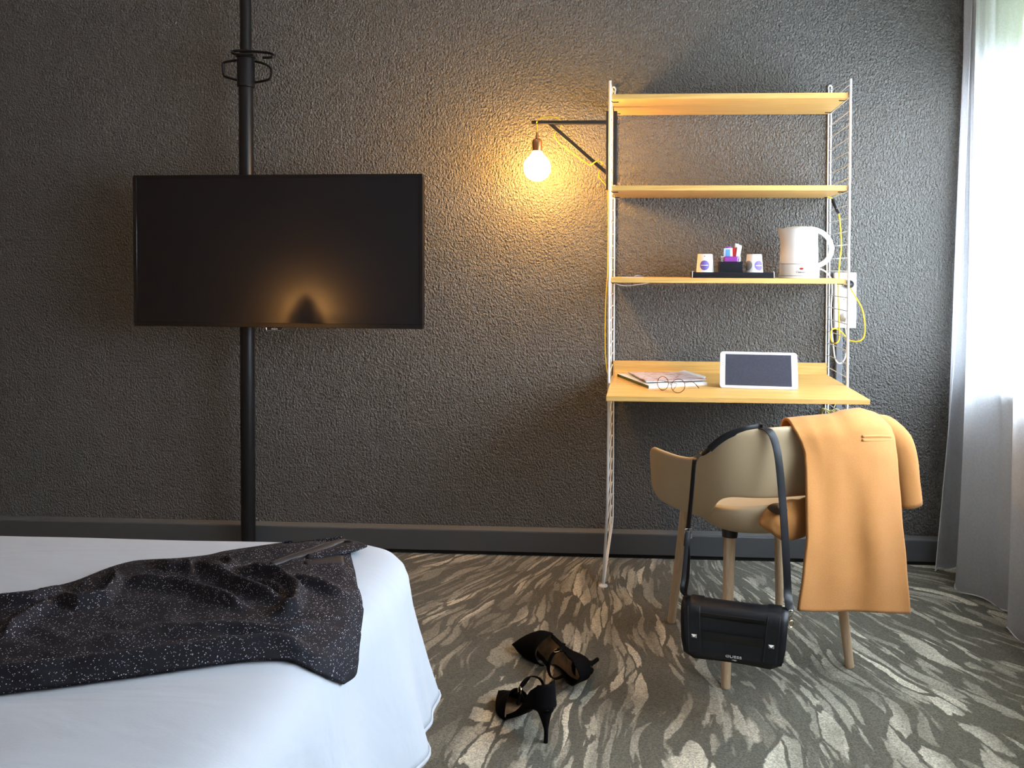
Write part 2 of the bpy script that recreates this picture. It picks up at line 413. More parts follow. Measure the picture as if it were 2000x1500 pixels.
# ------------------------------------------------------------------ the room
RX, LX, FY, CZ = 1.36, -5.3, -4.5, 2.55
tag(MB().box((LX - .1, FY - .1, FZ - .1), (RX + .3, .1, FZ)).build('floor', M['carpet'], smooth=0), 'brown and beige streaked carpet floor', kind='structure')
tag(MB().box((LX - .1, FY - .1, CZ), (RX + .3, .1, CZ + .1)).build('ceiling', M['ceiling'], smooth=0), 'white ceiling of the room', kind='structure')
tag(MB().box((LX - .1, 0, FZ), (RX + .12, .1, CZ)).build('wall_back', M['wall'], smooth=0), 'dark grey rough plaster wall behind the shelves', kind='structure')
tag(MB().box((LX - .1, FY, FZ), (LX, 0, CZ)).build('wall_left', M['wall_dim'], smooth=0), 'side wall at the far left', kind='structure')
tag(MB().box((LX - .1, FY - .1, FZ), (RX + .12, FY, CZ)).build('wall_front', M['wall_dim'], smooth=0), 'wall behind the bed', kind='structure')
WY0, WY1, WZ0, WZ1 = -3.0, -.10, .70, 2.28
wr = MB()
wr.box((RX, FY, FZ), (RX + .12, 0, WZ0)); wr.box((RX, FY, WZ1), (RX + .12, 0, CZ)); wr.box((RX, FY, WZ0), (RX + .12, WY0, WZ1)); wr.box((RX, WY1, WZ0), (RX + .12, 0, WZ1))
tag(wr.build('wall_right', M['wall_plain'], smooth=0), 'window wall behind the curtain', kind='structure')
wf = MB(); x0, x1 = RX + .04, RX + .09
wf.box((x0, WY0, WZ0), (x1, WY1, WZ0 + .05)); wf.box((x0, WY0, WZ1 - .05), (x1, WY1, WZ1)); wf.box((x0, WY0, WZ0 + .05), (x1, WY0 + .05, WZ1 - .05)); wf.box((x0, WY1 - .05, WZ0 + .05), (x1, WY1, WZ1 - .05))
wo = tag(wf.build('window_1', M['window_frame'], bevel=.004), 'white framed window behind the sheer curtain', kind='structure')
for ym in (-1.06, -2.03): MB().box((x0, ym - .03, WZ0 + .05), (x1, ym + .03, WZ1 - .05)).build('mullion', M['window_frame'], wo, bevel=.004)
for a, b in ((WY0 + .05, -2.06), (-2.0, -1.09), (-1.03, WY1 - .05)): MB().box((RX + .062, a, WZ0 + .05), (RX + .068, b, WZ1 - .05)).build('pane', M['glass'], wo, smooth=0)
tag(MB().box((RX - .03, WY0 - .03, WZ0 - .03), (RX + .04, WY1 + .03, WZ0)).build('trim_1', M['window_frame'], bevel=.004), 'white window sill behind the curtain', kind='structure')
rb = thing('added_blind', (RX + .02, -1.5, 1.76), 'pale green roller blind added to tint the daylight, half drawn behind the curtain', 'blind')  # blind added to dim and green the daylight at the window top
MB().box((RX + .018, WY0 + .02, 1.77), (RX + .0195, WY1 - .02, WZ1 - .03)).build('blind_cloth', M['blind'], rb, smooth=0)
MB().tube([(RX + .02, WY0 + .01, WZ1 - .024), (RX + .02, WY1 - .01, WZ1 - .024)], .02, 12).build('roller', M['window_frame'], rb)
MB().box((RX + .012, WY0 + .02, 1.755), (RX + .026, WY1 - .02, 1.772)).build('bottom_bar', M['window_frame'], rb, bevel=.003)
# ledge-like baseboard with a shadow gap
BT, BD = .076, .050
M['ledge'] = mat('lit top of grey baseboard', (.17, .165, .16), .4)  # lighter baseboard grey: light on the top face painted into its colour
bb = MB(); bb.box((LX, -BD, FZ + .016), (RX, 0, BT - .003))
bo = tag(bb.build('baseboard_back', M['baseboard'], bevel=.003), 'deep grey baseboard ledge under the dark wall', kind='structure')
MB().box((LX, -BD, BT - .003), (RX, 0, BT)).build('lit_top', M['ledge'], bo, smooth=0)
MB().box((LX, -BD + .012, FZ), (RX, -.001, FZ + .016)).build('shade_plinth', M['dark'], bo, smooth=0)  # near-black strip: shade of the gap under the baseboard put into its colour
tag(MB().box((RX - .012, FY, FZ), (RX, -BD, BT)).build('baseboard_right', M['baseboard'], bevel=.003), 'grey baseboard under the window', kind='structure')
p0 = at(1633, 645, Y=-.015); p1 = at(1646, 645, Y=-.015)
tag(MB().box((p0.x, -.017, BT), (p1.x, 0, at(1640, 640, Y=-.015).z)).build('trim_2', M['trunk'], bevel=.003), 'grey cable trunking running down below the socket panel', kind='structure')

# ------------------------------------------------------------------ ladder shelving
W = .82; DS = .30; Z1, Z2, Z3, Z4 = 1.6944, 1.3784, 1.0583, .6924; TH = .0175
def ladder(X, sgn, label):
    t = thing('ladder_panel', (X, -.3, FZ), label, 'shelf frame', group='white wire ladder panels of the shelving')
    foot = (X - .016 * 1, -.305, FZ)
    MB().tube([(X, -DS, 1.739), (X, -DS, 1.70), (X, -DS, .55), (X - .003, -DS, .25), (foot[0], foot[1], FZ + .006)], .0046, 10).build('front_rail', M['white_metal'], t)
    for k, dx in enumerate((-.005, .005)):
        MB().tube([(X + dx, -.005, 1.775), (X + dx, -.005, .125), (X + dx * .6, -.03, .10), (foot[0] + dx * .4, foot[1] + .008, FZ + .006)], .0031, 8).build('rear_rail', M['white_metal'], t)
    MB().tube(cr([(X - .005, -.005, 1.765), (X - .0065, -.005, 1.779), (X, -.005, 1.787), (X + .0065, -.005, 1.779), (X + .005, -.005, 1.765)], 4), .0032, 8).build('wall_hook', M['white_metal'], t)
    MB().tube([(X, -DS, 1.737), (X, -.006, 1.768)], .0019, 6).build('top_brace', M['white_metal'], t)
    z = 1.724; rung = None
    while z > .10:
        if rung is None:
            mb = MB(); mb.tube([(X, -DS, z), (X, -.005, z)], .0019, 6); rung = mb.build('rung', M['white_metal'], t); z0 = z
        else:
            c = rung.copy(); COL.objects.link(c); c.parent = t; c.location = (0, 0, z - z0)
        z -= .0457
    MB().lathe([(.003, .010), (.007, .006), (.0155, .0035), (.016, 0)], foot, 20).build('foot', M['white_metal'], t)
    return t
ladder(0, -1, 'white wire ladder panel beside the lamp bracket, standing clear on its foot')
ladder(W, 1, 'white wire ladder panel in front of the socket panel, half hidden by the coat')
def shelf(z, label):
    t = thing('wooden_shelf', (W / 2, -DS / 2, z - TH), label, 'shelf', group='oak shelves of the ladder shelving')
    MB().box((.0062, -DS + .004, z - TH), (W - .0062, -.012, z)).build('shelf_board', M['oak'], t, bevel=.0012)
    for x, s in ((.006, 1), (W - .006, -1)):
        for y in (-DS + .045, -.05):
            MB().tube([(x - s * .008, y, z - TH + .006), (x + s * .002, y, z - TH - .002), (x + s * .022, y, z - TH - .0015)], .0016, 6).build('hook', M['black_metal'], t)
    return t
shelf(Z1, 'oak shelf at the top of the rack, empty')
shelf(Z2, 'oak shelf level with the lamp bracket foot, second from the top')
shelf(Z3, 'oak shelf carrying the white kettle and the cups')
dk = thing('desk_top', (W / 2, -.3, Z4 - .016), 'oak desk top carrying the tablet, magazines and glasses', 'desk')
DD = .588
MB().box((.0055, -DD, Z4 - .0155), (W - .0055, -.028, Z4)).build('desk_board', M['oak'], dk, bevel=.001)
MB().box((.0062, -.028, Z4 - .0155), (W - .0062, -.012, at(1400, 707, Y=-.028).z)).build('back_board', M['oak'], dk, bevel=.001)
for x, s in ((.006, 1), (W - .006, -1)):
    MB().bar((x + s * .006, -.29, Z4 - .021), (x + s * .006, -.03, Z4 - .021), .011, .010, (1, 0, 0)).build('bracket', M['white_metal'], dk)

# ------------------------------------------------------------------ bracket lamp
LY = -.17
def L(u, v, y=LY): return at(u, v, Y=y)
lp = thing('bracket_lamp', L(1187, 370), 'black bracket lamp with a bare glowing globe bulb on a yellow cord', 'lamp')
d = .022
zt, zb1, zb2 = L(1187, 218).z, L(1187, 371).z, L(1199, 361).z
MB().box((-.0195, LY - d / 2, zb1), (-.0058, LY + d / 2, zt)).build('post', M['black_wood'], lp, bevel=.001)
MB().box((.0058, LY - d / 2, zb2), (.0205, LY + d / 2, zt)).build('post', M['black_wood'], lp, bevel=.001)
aw = .0125
za = L(1110, 239.5).z; xa = L(1039, 239).x
MB().box((xa, LY - d / 2, za - aw / 2), (-.0195, LY + d / 2, za + aw / 2)).build('arm', M['black_wood'], lp, bevel=.001)
MB().bar(L(1072, 240), L(1186, 339), .013, d * .9).build('brace', M['black_wood'], lp, bevel=.001)
for v in (231, 359):
    p = L(1206, v); w = MB()
    w.tube([(.0195, LY, p.z), (.034, LY, p.z)], .0025, 8); w.lathe([(.002, .021), (.0055, .023), (.005, .029), (.002, .031)], (0, LY, p.z), 12, ax='X')
    for s in (-1, 1): w.tube([(.027, LY - .003, p.z), (.031, LY - .006, p.z + s * .009), (.034, LY - .006, p.z + s * .008), (.029, LY - .003, p.z)], .0016, 6)
    w.build('wing_nut', M['steel'], lp)
bc = L(1048, 327.5); R = .0495
sx = bc.x + .002; so_z = L(1048, 325).z + .003
MB().lathe([(.0045, .121), (.0055, .108), (.0065, .107), (.0065, .098), (.0125, .0965), (.0175, .092), (.0185, .084), (.0185, .052), (.016, .050)], (sx, LY, so_z), 24).build('socket', M['copper'], lp)
prof = [(.0005, -R)]
for k in range(1, 15):
    a = -PI / 2 + k * (PI / 2 + math.radians(52)) / 14; prof.append((R * math.cos(a), R * math.sin(a)))
prof += [(.0245, .046), (.0195, .052), (.0172, .060), (.0160, .072)]
MB().lathe(prof, (sx, LY, bc.z), 32).build('bulb', M['bulb'], lp, smooth=180)
ztop = za + aw / 2
cordp = [(sx, LY, so_z + .115), (sx, LY, za - aw / 2 - .002), (sx, LY - d / 2 - .003, za), (sx + .004, LY, ztop + .003)]
cordp += [L(1052, 232), L(1070, 228.5), L(1088, 230), L(1095, 236, LY + .016), L(1096, 246, LY + .016), L(1092, 254, LY + .014), L(1085, 259, LY + .015), L(1084, 267, LY + .014), L(1092, 279, LY + .014), L(1120, 300, LY + .014), L(1145, 318, LY + .014), L(1154, 322, LY + .014)]
cordp += [L(1160, 318, LY - .013), L(1168, 314, LY - .014), L(1176, 319, LY - .013), L(1177, 328, LY + .014), L(1170, 337, LY + .014), L(1170, 345, LY + .014), L(1181, 358, LY + .014), L(1184, 362, LY + .013), L(1186, 372, LY + .005)]
MB().tube(cr(cordp, 5), .0022, 6).build('cord', M['yellow'], lp)
# cord down the outside of the left ladder, then along the underside of the shelf and on to the socket panel
run = [L(1186, 372, LY + .005), L(1188, 420, -.02), L(1187, 520, -.02), L(1184, 570, -.02), L(1182, 620, -.02), L(1182, 680, -.02), L(1185, 722, -.02), L(1189, 737, -.012)]
MB().tube(cr(run, 5), .0020, 6).build('cord', M['yellow'], lp)
MB().tube(cr([L(1199, 552, -.2), L(1208, 556, -.2), L(1222, 558, -.2), L(1240, 556.5, -.2), L(1262, 553.5, -.2), L(1275, 549, -.2)], 5), .0018, 6).build('cord', M['white_cord'], lp)
Y3 = -.12
MB().tube([L(1626, 388, Y3), L(1628, 393, Y3), L(1638, 414, Y3), L(1639, 417, Y3)], [.004, .0085, .0085, .004], 10).build('cord_switch', M['black_plastic'], lp)
MB().tube(cr([L(1616, 384, Y3), L(1622, 386, Y3), L(1626, 388, Y3)], 4), .0024, 6).build('cord', M['yellow'], lp)
yc = [L(1638, 415, Y3), L(1641, 440, Y3), L(1643, 480, Y3), L(1640, 510, Y3), L(1638, 540, Y3), L(1637, 570, Y3), L(1638, 600, Y3), L(1639, 640, Y3), L(1639, 662, Y3), L(1633, 670, Y3), L(1626, 669, -.10), L(1622.5, 660, -.09), L(1624, 645, -.08), L(1633, 642, -.06), L(1645, 650, -.06), L(1655, 662, -.06), L(1668, 667, -.07), L(1681, 665, -.08), L(1688, 655, -.08), L(1689, 635, -.08), L(1684, 605, -.075), L(1673, 583, -.07), L(1664, 568, -.06), L(1660, 560, -.045)]
MB().tube(cr(yc, 5), .0029, 7).build('cord', M['yellow'], lp)
pl = L(1658, 555, -.035)
MB().lathe([(.016, .026), (.017, .030), (.015, .052), (.006, .062), (.004, .066)], (pl.x, 0, pl.z), 20, ax='Y').build('plug', M['black_plastic'], lp)

# ------------------------------------------------------------------ socket panel
ox0, ox1 = at(1630, 590, Y=-.024).x, at(1673, 590, Y=-.024).x; oz0, oz1 = at(1650, 641, Y=-.024).z, at(1650, 532.5, Y=-.024).z
sp = thing('socket_panel', ((ox0 + ox1) / 2, 0, oz0), 'white wall panel with three round power sockets beside the ladder', 'socket')
MB().box((ox0, -.024, oz0), (ox1, 0, oz1)).build('plate', M['outlet'], sp, bevel=.004)
scx = (ox0 + ox1) / 2 + .003
for v in (555, 585, 621):
    z = at(1655, v, Y=-.024).z
    so = MB().lathe([(.0225, .023), (.0225, .0262), (.0205, .0262), (.0195, .0250), (.0190, .0246), (.0005, .0246)], (scx, 0, z), 32, ax='Y').build('socket', M['outlet'], sp)
    for s in (-1, 1): MB().lathe([(.0024, .0244), (.0024, .0249), (.0004, .0249)], (scx + s * .0095, 0, z + .001), 10, ax='Y').build('hole', M['ink'], so)
    MB().lathe([(.0022, .0246), (.0022, .029), (.0004, .030)], (scx, 0, z + .010), 10, ax='Y').build('earth_pin', M['steel'], so)

# ------------------------------------------------------------------ kettle
KY = -.155
kp = at(1560, 543, Y=KY); kb = Vector((kp.x, KY, Z3))
kt = thing('kettle', kb, 'white plastic electric kettle with a curved handle on the shelf', 'kettle')
px = 1500 / (KY - CAM.y)          # pixels per metre at that depth
ppm = 533.0
MB().lathe([(.0715, 0), (.0725, .002), (.0690, .007), (.0660, .009)], kb, 40).build('base_plate', M['white_plastic'], kt)
body = MB(); rings = []
for k in range(19):
    f = k / 18; z = .0095 + f * (.1665); r = lerp(.0690, .0655, f) - (.0012 if k == 5 else 0)
    ring = []
    for i in range(40):
        a = 2 * PI * i / 40
        sp_ = max(0, math.cos(a - PI)) ** 10 * max(0, (f - .62) / .38) ** 2 * .016       # spout on the left
        ring.append(kb + Vector(((r + sp_) * math.cos(a), (r + sp_ * .2) * math.sin(a), z + max(0, math.cos(a - PI)) ** 6 * max(0, f - .7) / .3 * .004)))
    rings.append(ring)
body.loft(rings).build('body', M['white_plastic'], kt, smooth=60)
MB().lathe([(.0692, .050), (.0694, .051), (.0692, .052)], kb, 40, caps=False).build('seam', M['grey_print'], kt)
lid = MB(); rings = []
for k in range(9):
    f = k / 8; r = .0635 * math.cos(f * PI / 2 * .99); ring = []
    for i in range(40):
        a = 2 * PI * i / 40
        ring.append(kb + Vector((r * math.cos(a) + .004, r * math.sin(a), .1755 + .012 * math.sin(f * PI / 2))))
    rings.append(ring)
lid.loft(rings).build('lid', M['white_plastic'], kt, smooth=180)
def K(u, v): return at(u, v, Y=KY)
hp = cr([K(1580, 446), K(1594, 449), K(1608, 456), K(1619, 468), K(1624, 484), K(1621, 499), K(1612, 511), K(1600, 518), K(1592, 520)], 5)
hm = MB(); rings = []
for i, p in enumerate(hp):
    tg = (hp[min(i + 1, len(hp) - 1)] - hp[max(i - 1, 0)]).normalized(); nn = Vector((tg.z, 0, -tg.x)); yy = Vector((0, 1, 0))
    rings.append([p + nn * (.0085 * (abs(math.cos(a)) ** .7) * (1 if math.cos(a) > 0 else -1)) + yy * (.0125 * (abs(math.sin(a)) ** .7) * (1 if math.sin(a) > 0 else -1)) for a in [2 * PI * j / 16 for j in range(16)]])
hm.loft(rings).build('handle', M['white_plastic'], kt, smooth=60)
ra = math.radians(-93)
def on_body(a, z, r): return kb + Vector((r * math.cos(a), r * math.sin(a), z))
c = on_body(ra, .034, .0692)
MB().loft([[on_body(ra + .0052 / .069 * 1.5 * math.cos(b) * k, .034 + .0038 * math.sin(b) * k, .0684 + (.0018 if k < .9 else 0.0006)) for b in [2 * PI * j / 20 for j in range(20)]] for k in (1, .85, .3)]).build('indicator_light', M['red'], kt)
text('lettering', 'Clatronic', .0105, M['ink'], kt, frame_mtx(on_body(ra, .022, .0698), (-math.sin(ra), math.cos(ra), 0), (0, 0, 1)))
MB().box((kb.x + .052, KY - .014, Z3 + .004), (kb.x + .072, KY + .014, Z3 + .040)).build('cord_outlet', M['white_plastic'], kt, bevel=.004)
wc = [K(1596, 525), K(1604, 526), at(1613, 531, Y=-.12), at(1621, 541, Y=-.07), at(1624, 548, Y=-.008 - .03), at(1625, 570, Y=-.034), at(1623, 600, Y=-.04), at(1624, 640, Y=-.05), at(1627, 670, Y=-.05), at(1631, 700, Y=-.05), at(1639, 710, Y=-.05), at(1648, 704, Y=-.05), at(1653, 688, Y=-.05), at(1654, 665, Y=-.05), at(1652, 645, Y=-.06), at(1650, 634, Y=-.062)]
MB().tube(cr(wc, 5), .0028, 7).build('cord', M['white_cord'], kt)
pz = at(1650, 620, Y=-.05)
MB().lathe([(.0185, .0265), (.0185, .036), (.016, .044), (.006, .054), (.0005, .055)], (scx - .004, 0, pz.z), 20, ax='Y').build('plug', M['white_cord'], kt)
MB().tube([(scx - .004, -.046, pz.z), (scx - .006, -.060, pz.z - .010), (at(1650, 634, Y=-.062).x, -.062, at(1650, 634, Y=-.062).z)], [.006, .006, .003], 8).build('plug_grip', M['white_cord'], kt)

# ------------------------------------------------------------------ welcome tray
TY = -.19
t0, t1 = at(1349, 540, Y=TY), at(1507, 540, Y=TY)
tr = thing('tray', ((t0.x + t1.x) / 2, TY, Z3), 'long black tray holding the paper cups and the caddy', 'tray')
TZ = Z3 + .006
tm = MB(); tm.box((t0.x, TY - .065, Z3), (t1.x, TY + .065, TZ))
tm.build('tray_floor', M['tray'], tr, bevel=.001)
for y in (-.065, .0615): MB().box((t0.x + .004, TY + y, TZ), (t1.x - .004, TY + y + .0035, Z3 + .020)).build('tray_rim', M['tray'], tr, bevel=.0006)
for x in (t0.x, t1.x - .004): MB().box((x, TY - .065, TZ), (x + .004, TY + .065, Z3 + .020)).build('tray_rim', M['tray'], tr, bevel=.0006)
for x in (t0.x + .002, t1.x - .002):
    MB().tube([(x, TY - .066, Z3 + .001), (x, TY - .066, Z3 + .022), (x - .004 * (1 if x > .5 else -1), TY - .066, Z3 + .023)], .0013, 6).build('edge_clip', M['clear_edge'], tr)
def cup(u, label, dots):
    p = at(u, 530, Y=TY); b = Vector((p.x, TY, TZ))
    t = thing('paper_cup', b, label, 'cup', group='paper cups on the black tray')
    H = .079; r0, r1 = .0325, .0265
    MB().lathe([(r0 + .0012, 0), (r0 + .0016, .0015), (r0, .003), (r1, H - .001), (r1 - .0015, H), (r1 - .0025, H - .002), (.0005, H - .002)], b, 36).build('cup_wall', M['cup'], t)
    for az, col in dots:
        def P(dx, dz, e):
            z = .0385 + dz; r = lerp(r0, r1, z / H) + e; a = az + dx / r
            return b + Vector((r * math.cos(a), r * math.sin(a), z))
        rg = [[P(.0175 * k * math.cos(q), .0175 * k * math.sin(q), .0004) for q in [2 * PI * j / 28 for j in range(28)]] for k in (1, .75, .5, .25, .05)]
        dot = MB().loft(rg).build('printed_dot', col, t)
        if col is M['purple']:
            MB().loft([[P(x, z, .0007) for x in [-.0135 + .027 * i / 8 for i in range(9)]] for z in (-.0012, .0012)], False).build('printed_line', M['light_print'], dot)
    zc = .0385 + .031
    MB().loft([[b + Vector(((lerp(r0, r1, z / H) + .0006) * math.cos(dots[0][0] + s), (lerp(r0, r1, z / H) + .0006) * math.sin(dots[0][0] + s), z)) for s in (-.06, -.02, .02, .06)] for z in (zc, zc + .003)], False).build('printed_mark', M['ink'], t)
cup(1377, 'upturned white paper cup on the tray, purple dot facing forward', [(math.radians(-90 - 8), M['purple'])])
cup(1473, 'upturned white paper cup on the tray nearest the kettle', [(math.radians(-90 + 27), M['purple']), (math.radians(-90 - 55), M['grey_print'])])
cy0, cy1 = at(1405, 530, Y=TY - .02).x, at(1450, 530, Y=TY - .02).x
cz1 = at(1430, 511, Y=TY - .03).z
cdy = thing('sachet_caddy', ((cy0 + cy1) / 2, TY, TZ), 'small black open box for sachets between the cups', 'caddy')
MB().box((cy0 - .002, TY - .036, TZ), (cy1 + .002, TY + .034, TZ + .004)).build('caddy_base', M['tray'], cdy, bevel=.001)
MB().box((cy0 - .004, TY - .0375, TZ), (cy1 + .004, TY - .036, TZ + .003)).build('base_edge', M['clear_edge'], cdy)
for a, b in (((cy0, TY - .034), (cy1, TY - .031)), ((cy0, TY + .029), (cy1, TY + .032)), ((cy0, TY - .031), (cy0 + .003, TY + .029)), ((cy1 - .003, TY - .031), (cy1, TY + .029))):
    MB().box((a[0], a[1], TZ + .004), (b[0], b[1], cz1)).build('side_wall', M['tray'], cdy, bevel=.0006)
def sachet(name, quad, y, m, label, thick=.004, m2=None, band=None):
    """flat wrapper standing in the caddy: quad = pixel corners bl, br, tr, tl"""
    q = [at(u, v, Y=y) for u, v in quad]; q[0].z = q[1].z = TZ + .006
    c = sum(q, Vector()) / 4
    t = thing(name, (c.x, y, TZ + .006), label, 'sachet', group='sachets in the caddy')
    rings = []
    for k in range(7):
        f = k / 6; l, r = q[0].lerp(q[3], f), q[1].lerp(q[2], f); bul = thick * (.15 + .85 * math.sin(PI * min(1, max(0, .08 + f * .84))))
        ring = []
        for i in range(13): ring.append(l.lerp(r, i / 12) + Vector((0, -bul / 2 * math.sin(PI * i / 12) - .0003, 0)))
        for i in range(12, -1, -1): ring.append(l.lerp(r, i / 12) + Vector((0, bul / 2 * math.sin(PI * i / 12) + .0003, 0)))
        rings.append(ring)
    MB().loft(rings).build('wrapper', m, t)
    if m2:
        a, b = band
        rows = []
        for k in range(5):
            f = .35 + k / 4 * .6; l, r = q[0].lerp(q[3], f), q[1].lerp(q[2], f); bul = thick * (.15 + .85 * math.sin(PI * min(1, max(0, .08 + f * .84))))
            rows.append([l.lerp(r, lerp(a, b, i / 4)) + Vector((0, -bul / 2 * math.sin(PI * lerp(a, b, i / 4)) - .0008, 0)) for i in range(5)])
        MB().grid(rows).build('printed_panel', m2, t)
    return t
sachet('tea_sachet', ((1412, 525), (1432, 525), (1430.5, 484), (1414, 485)), TY - .004, M['pack_pale'], 'pale blue sachet with a blue panel standing in the caddy', .004, M['pack_blue'], (.2, .72))
sachet('tea_sachet', ((1412, 525), (1431, 525), (1428, 480.5), (1418, 482)), TY + .006, M['pack_purple'], 'dark magenta sachet behind the pale blue one', .003)
sachet('sugar_stick', ((1427, 525), (1433, 525), (1440, 483), (1431, 484)), TY + .012, M['pack_red'], 'red stick sachet leaning beside the white ones', .003)
sachet('sugar_stick', ((1428, 525), (1437, 525), (1443, 476.5), (1436, 475.5)), TY + .019, M['paper'], 'white stick sachet standing behind the red one', .003)
sachet('sugar_stick', ((1432, 525), (1440, 525), (1449, 480), (1441, 477)), TY + .004, M['paper'], 'white stick sachet leaning furthest towards the kettle', .003)
p, q = at(1414, 509, Y=TY - .018), at(1441, 503, Y=TY - .018)
bt = thing('biscuit_pack', ((p.x + q.x) / 2, TY - .018, TZ + .006), 'magenta biscuit packet with foil ends in front of the sachets', 'packet')
MB().box((p.x, TY - .027, TZ + .006), (q.x, TY - .010, q.z + .004)).build('wrapper', M['pack_purple'], bt, bevel=.004)
for s, x in ((-1, p.x), (1, q.x)):
    rows = [[(x + s * (k * .0035 - .001), TY - .0185 + .0018 * math.sin(i * 2.6 + k), p.z - .006 + .022 * i / 8) for i in range(9)] for k in range(4)]
    MB().grid(rows).build('foil_end', M['silver_foil'], bt, solid=.0006)

# card on the shelf
cp = at(1235, 541, Y=-.24)
cdt = thing('folded_card', (cp.x, -.24, Z3), 'small folded white card lying at the lamp end of the kettle shelf', 'card')
MB().add([(cp.x - .035, -.275, Z3 + .0006), (cp.x + .038, -.275, Z3 + .0006), (cp.x + .038, -.225, Z3 + .0006), (cp.x - .035, -.225, Z3 + .0006)], [(0, 1, 2, 3)]).build('leaf', M['paper'], cdt, solid=.0005)
MB().grid([[(cp.x - .035 + .073 * i / 8, -.275 + .05 * j / 4, Z3 + .0014 + .009 * math.sin(PI * min(1, max(0, (i - 4) / 4))) * (1 - j / 5) * .9) for i in range(9)] for j in range(5)]).build('leaf', M['light_print'], cdt, solid=.0005)

# ------------------------------------------------------------------ things on the desk
def magazine(name, px4, z, th, mcover, label, spine=True):
    q = [at(u, v, Z=z + th) for u, v in px4]
    c = sum(q, Vector()) / 4
    t = thing(name, (c.x, c.y, z), label, 'magazine', group='magazines on the desk')
    pg = MB(); pg.loft([[Vector((p.x, p.y, zz)) for p in q] for zz in (z + .0006, z + th - .0006)]); pg.build('pages', M['paper'], t)
    for zz in (z, z + th - .0006):
        MB().loft([[Vector((p.x, p.y, k)) + (p - c).normalized() * .001 for p in q] for k in (zz, zz + .0006)]).build('cover', mcover, t)
    if spine:
        MB().bar(q[0] + Vector((0, 0, -th / 2)), q[1] + Vector((0, 0, -th / 2)), .0012, th, (0, 0, 1)).build('spine', M['cover_green'], t)
    return t
magazine('magazine', ((1206, 730), (1267, 753), (1381, 746), (1309, 726)), Z4, .010, M['cover_b'], 'thick white magazine at the bottom of the pile on the desk')
magazine('magazine', ((1310, 729), (1372, 742), (1378, 735), (1337, 723)), Z4 + .010, .004, M['cover_b'], 'white magazine in the middle of the pile, one printed corner showing', False)
magazine('magazine', ((1227, 726.5), (1262, 745), (1380, 741), (1333, 726)), Z4 + .014, .003, M['cover_a'], 'pink and brown magazine on top of the pile on the desk')
ep = thing('eyeglasses', at(1310, 764, Z=Z4), 'round wire eyeglasses with open temples in front of the magazines', 'glasses')
def ring_at(c, rx, ry, xd, yd, n=36):
    xd, yd = Vector(xd).normalized(), Vector(yd).normalized()
    return [c + xd * (rx * math.cos(2 * PI * k / n)) + yd * (ry * math.sin(2 * PI * k / n)) for k in range(n)]
b1, b2 = at(1294, 761.5, Z=Z4 + .0015), at(1324, 767.0, Z=Z4 + .0015)
tilt = Vector((0.05, .22, 1)).normalized()
rr = .0218; cs = []
xd1, xd2 = Vector((.75, -.55, 0)), Vector((1, .02, 0))
for b, xd in ((b1, xd1), (b2, xd2)):
    c = b + tilt * rr; cs.append(c); pts = ring_at(c, rr, rr, xd, tilt)
    MB().tube(pts, .0012, 6, closed=True).build('rim', M['rose'], ep)
    MB().loft([[c + (p - c) * k for p in pts] for k in (.98, .5, .03)], True, False, True).build('lens', M['lens'], ep, smooth=0)
m1 = cs[0] + xd1.normalized() * rr; m2 = cs[1] - xd2.normalized() * rr
MB().tube(cr([m1, (m1 + m2) / 2 + Vector((0, -.002, .005)), m2], 6), .0009, 6).build('bridge', M['rose'], ep)
e2 = cs[1] + xd2.normalized() * rr + tilt * .008; e1 = cs[0] - xd1.normalized() * rr + tilt * .006
MB().tube(cr([e2, e2 + Vector((.003, .012, .001)), at(1352, 746, Z=Z4 + .020), at(1358, 750, Z=Z4 + .014), at(1365, 758, Z=Z4 + .003)], 5), [.0009] * 10 + [.0011] * 6 + [.0017] * 5, 6).build('temple', M['rose'], ep)
MB().tube(cr([e1, e1 + Vector((.01, .012, 0)), cs[0] + Vector((.03, .03, -.002)), cs[1] + Vector((-.004, .022, .002)), cs[1] + Vector((-.016, .010, -.016))], 5), .0009, 6).build('temple', M['rose'], ep)
# tablet
tl, trr, br_, bl_ = (1407.5, 686), (1557.5, 689), (1558.5, 761.5), (1404.5, 757)
B0, B1 = at(*bl_, Z=Z4 + .001), at(*br_, Z=Z4 + .001)
yb = (B0.y + B1.y) / 2; lean = .055
T0, T1 = at(*tl, Y=B0.y + lean), at(*trr, Y=B1.y + lean)
tx = (B1 - B0).normalized(); ty = ((T0 + T1) / 2 - (B0 + B1) / 2); TH_ = ty.length; ty.normalize(); tn = tx.cross(ty).normalized()
TW = ((B1 - B0).length + (T1 - T0).length) / 2
tm = frame_mtx((B0 + B1) / 2 + ty * TH_ / 2, tx, ty)
tb = thing('tablet', (B0 + B1) / 2, 'white framed tablet standing propped on the desk', 'tablet')
def rrect(w, h, r, z, n=6):
    out = []
    for sx_, sy_, a0 in ((1, 1, 0), (-1, 1, 90), (-1, -1, 180), (1, -1, 270)):
        for k in range(n + 1):
            a = math.radians(a0 + 90 * k / n); out.append((sx_ * (w / 2 - r) + r * math.cos(a), sy_ * (h / 2 - r) + r * math.sin(a), z))
    return out
MB(tm).loft([rrect(TW - .003, TH_ - .003, .010, -.0085), rrect(TW, TH_, .011, -.006), rrect(TW, TH_, .011, -.001), rrect(TW - .0015, TH_ - .0015, .0105, 0)]).build('casing', M['tablet'], tb)
sw0, sw1 = -TW / 2 + TW * .072, TW / 2 - TW * .078
def mk_tabscreen():
    m = mat('grey tablet screen', (.040, .041, .060), .25); t = NT(m); v = t.coords()
    t.color(t.mix(t.noise(v, 160, 3, .7), (.028, .029, .045), (.062, .064, .086))); return m
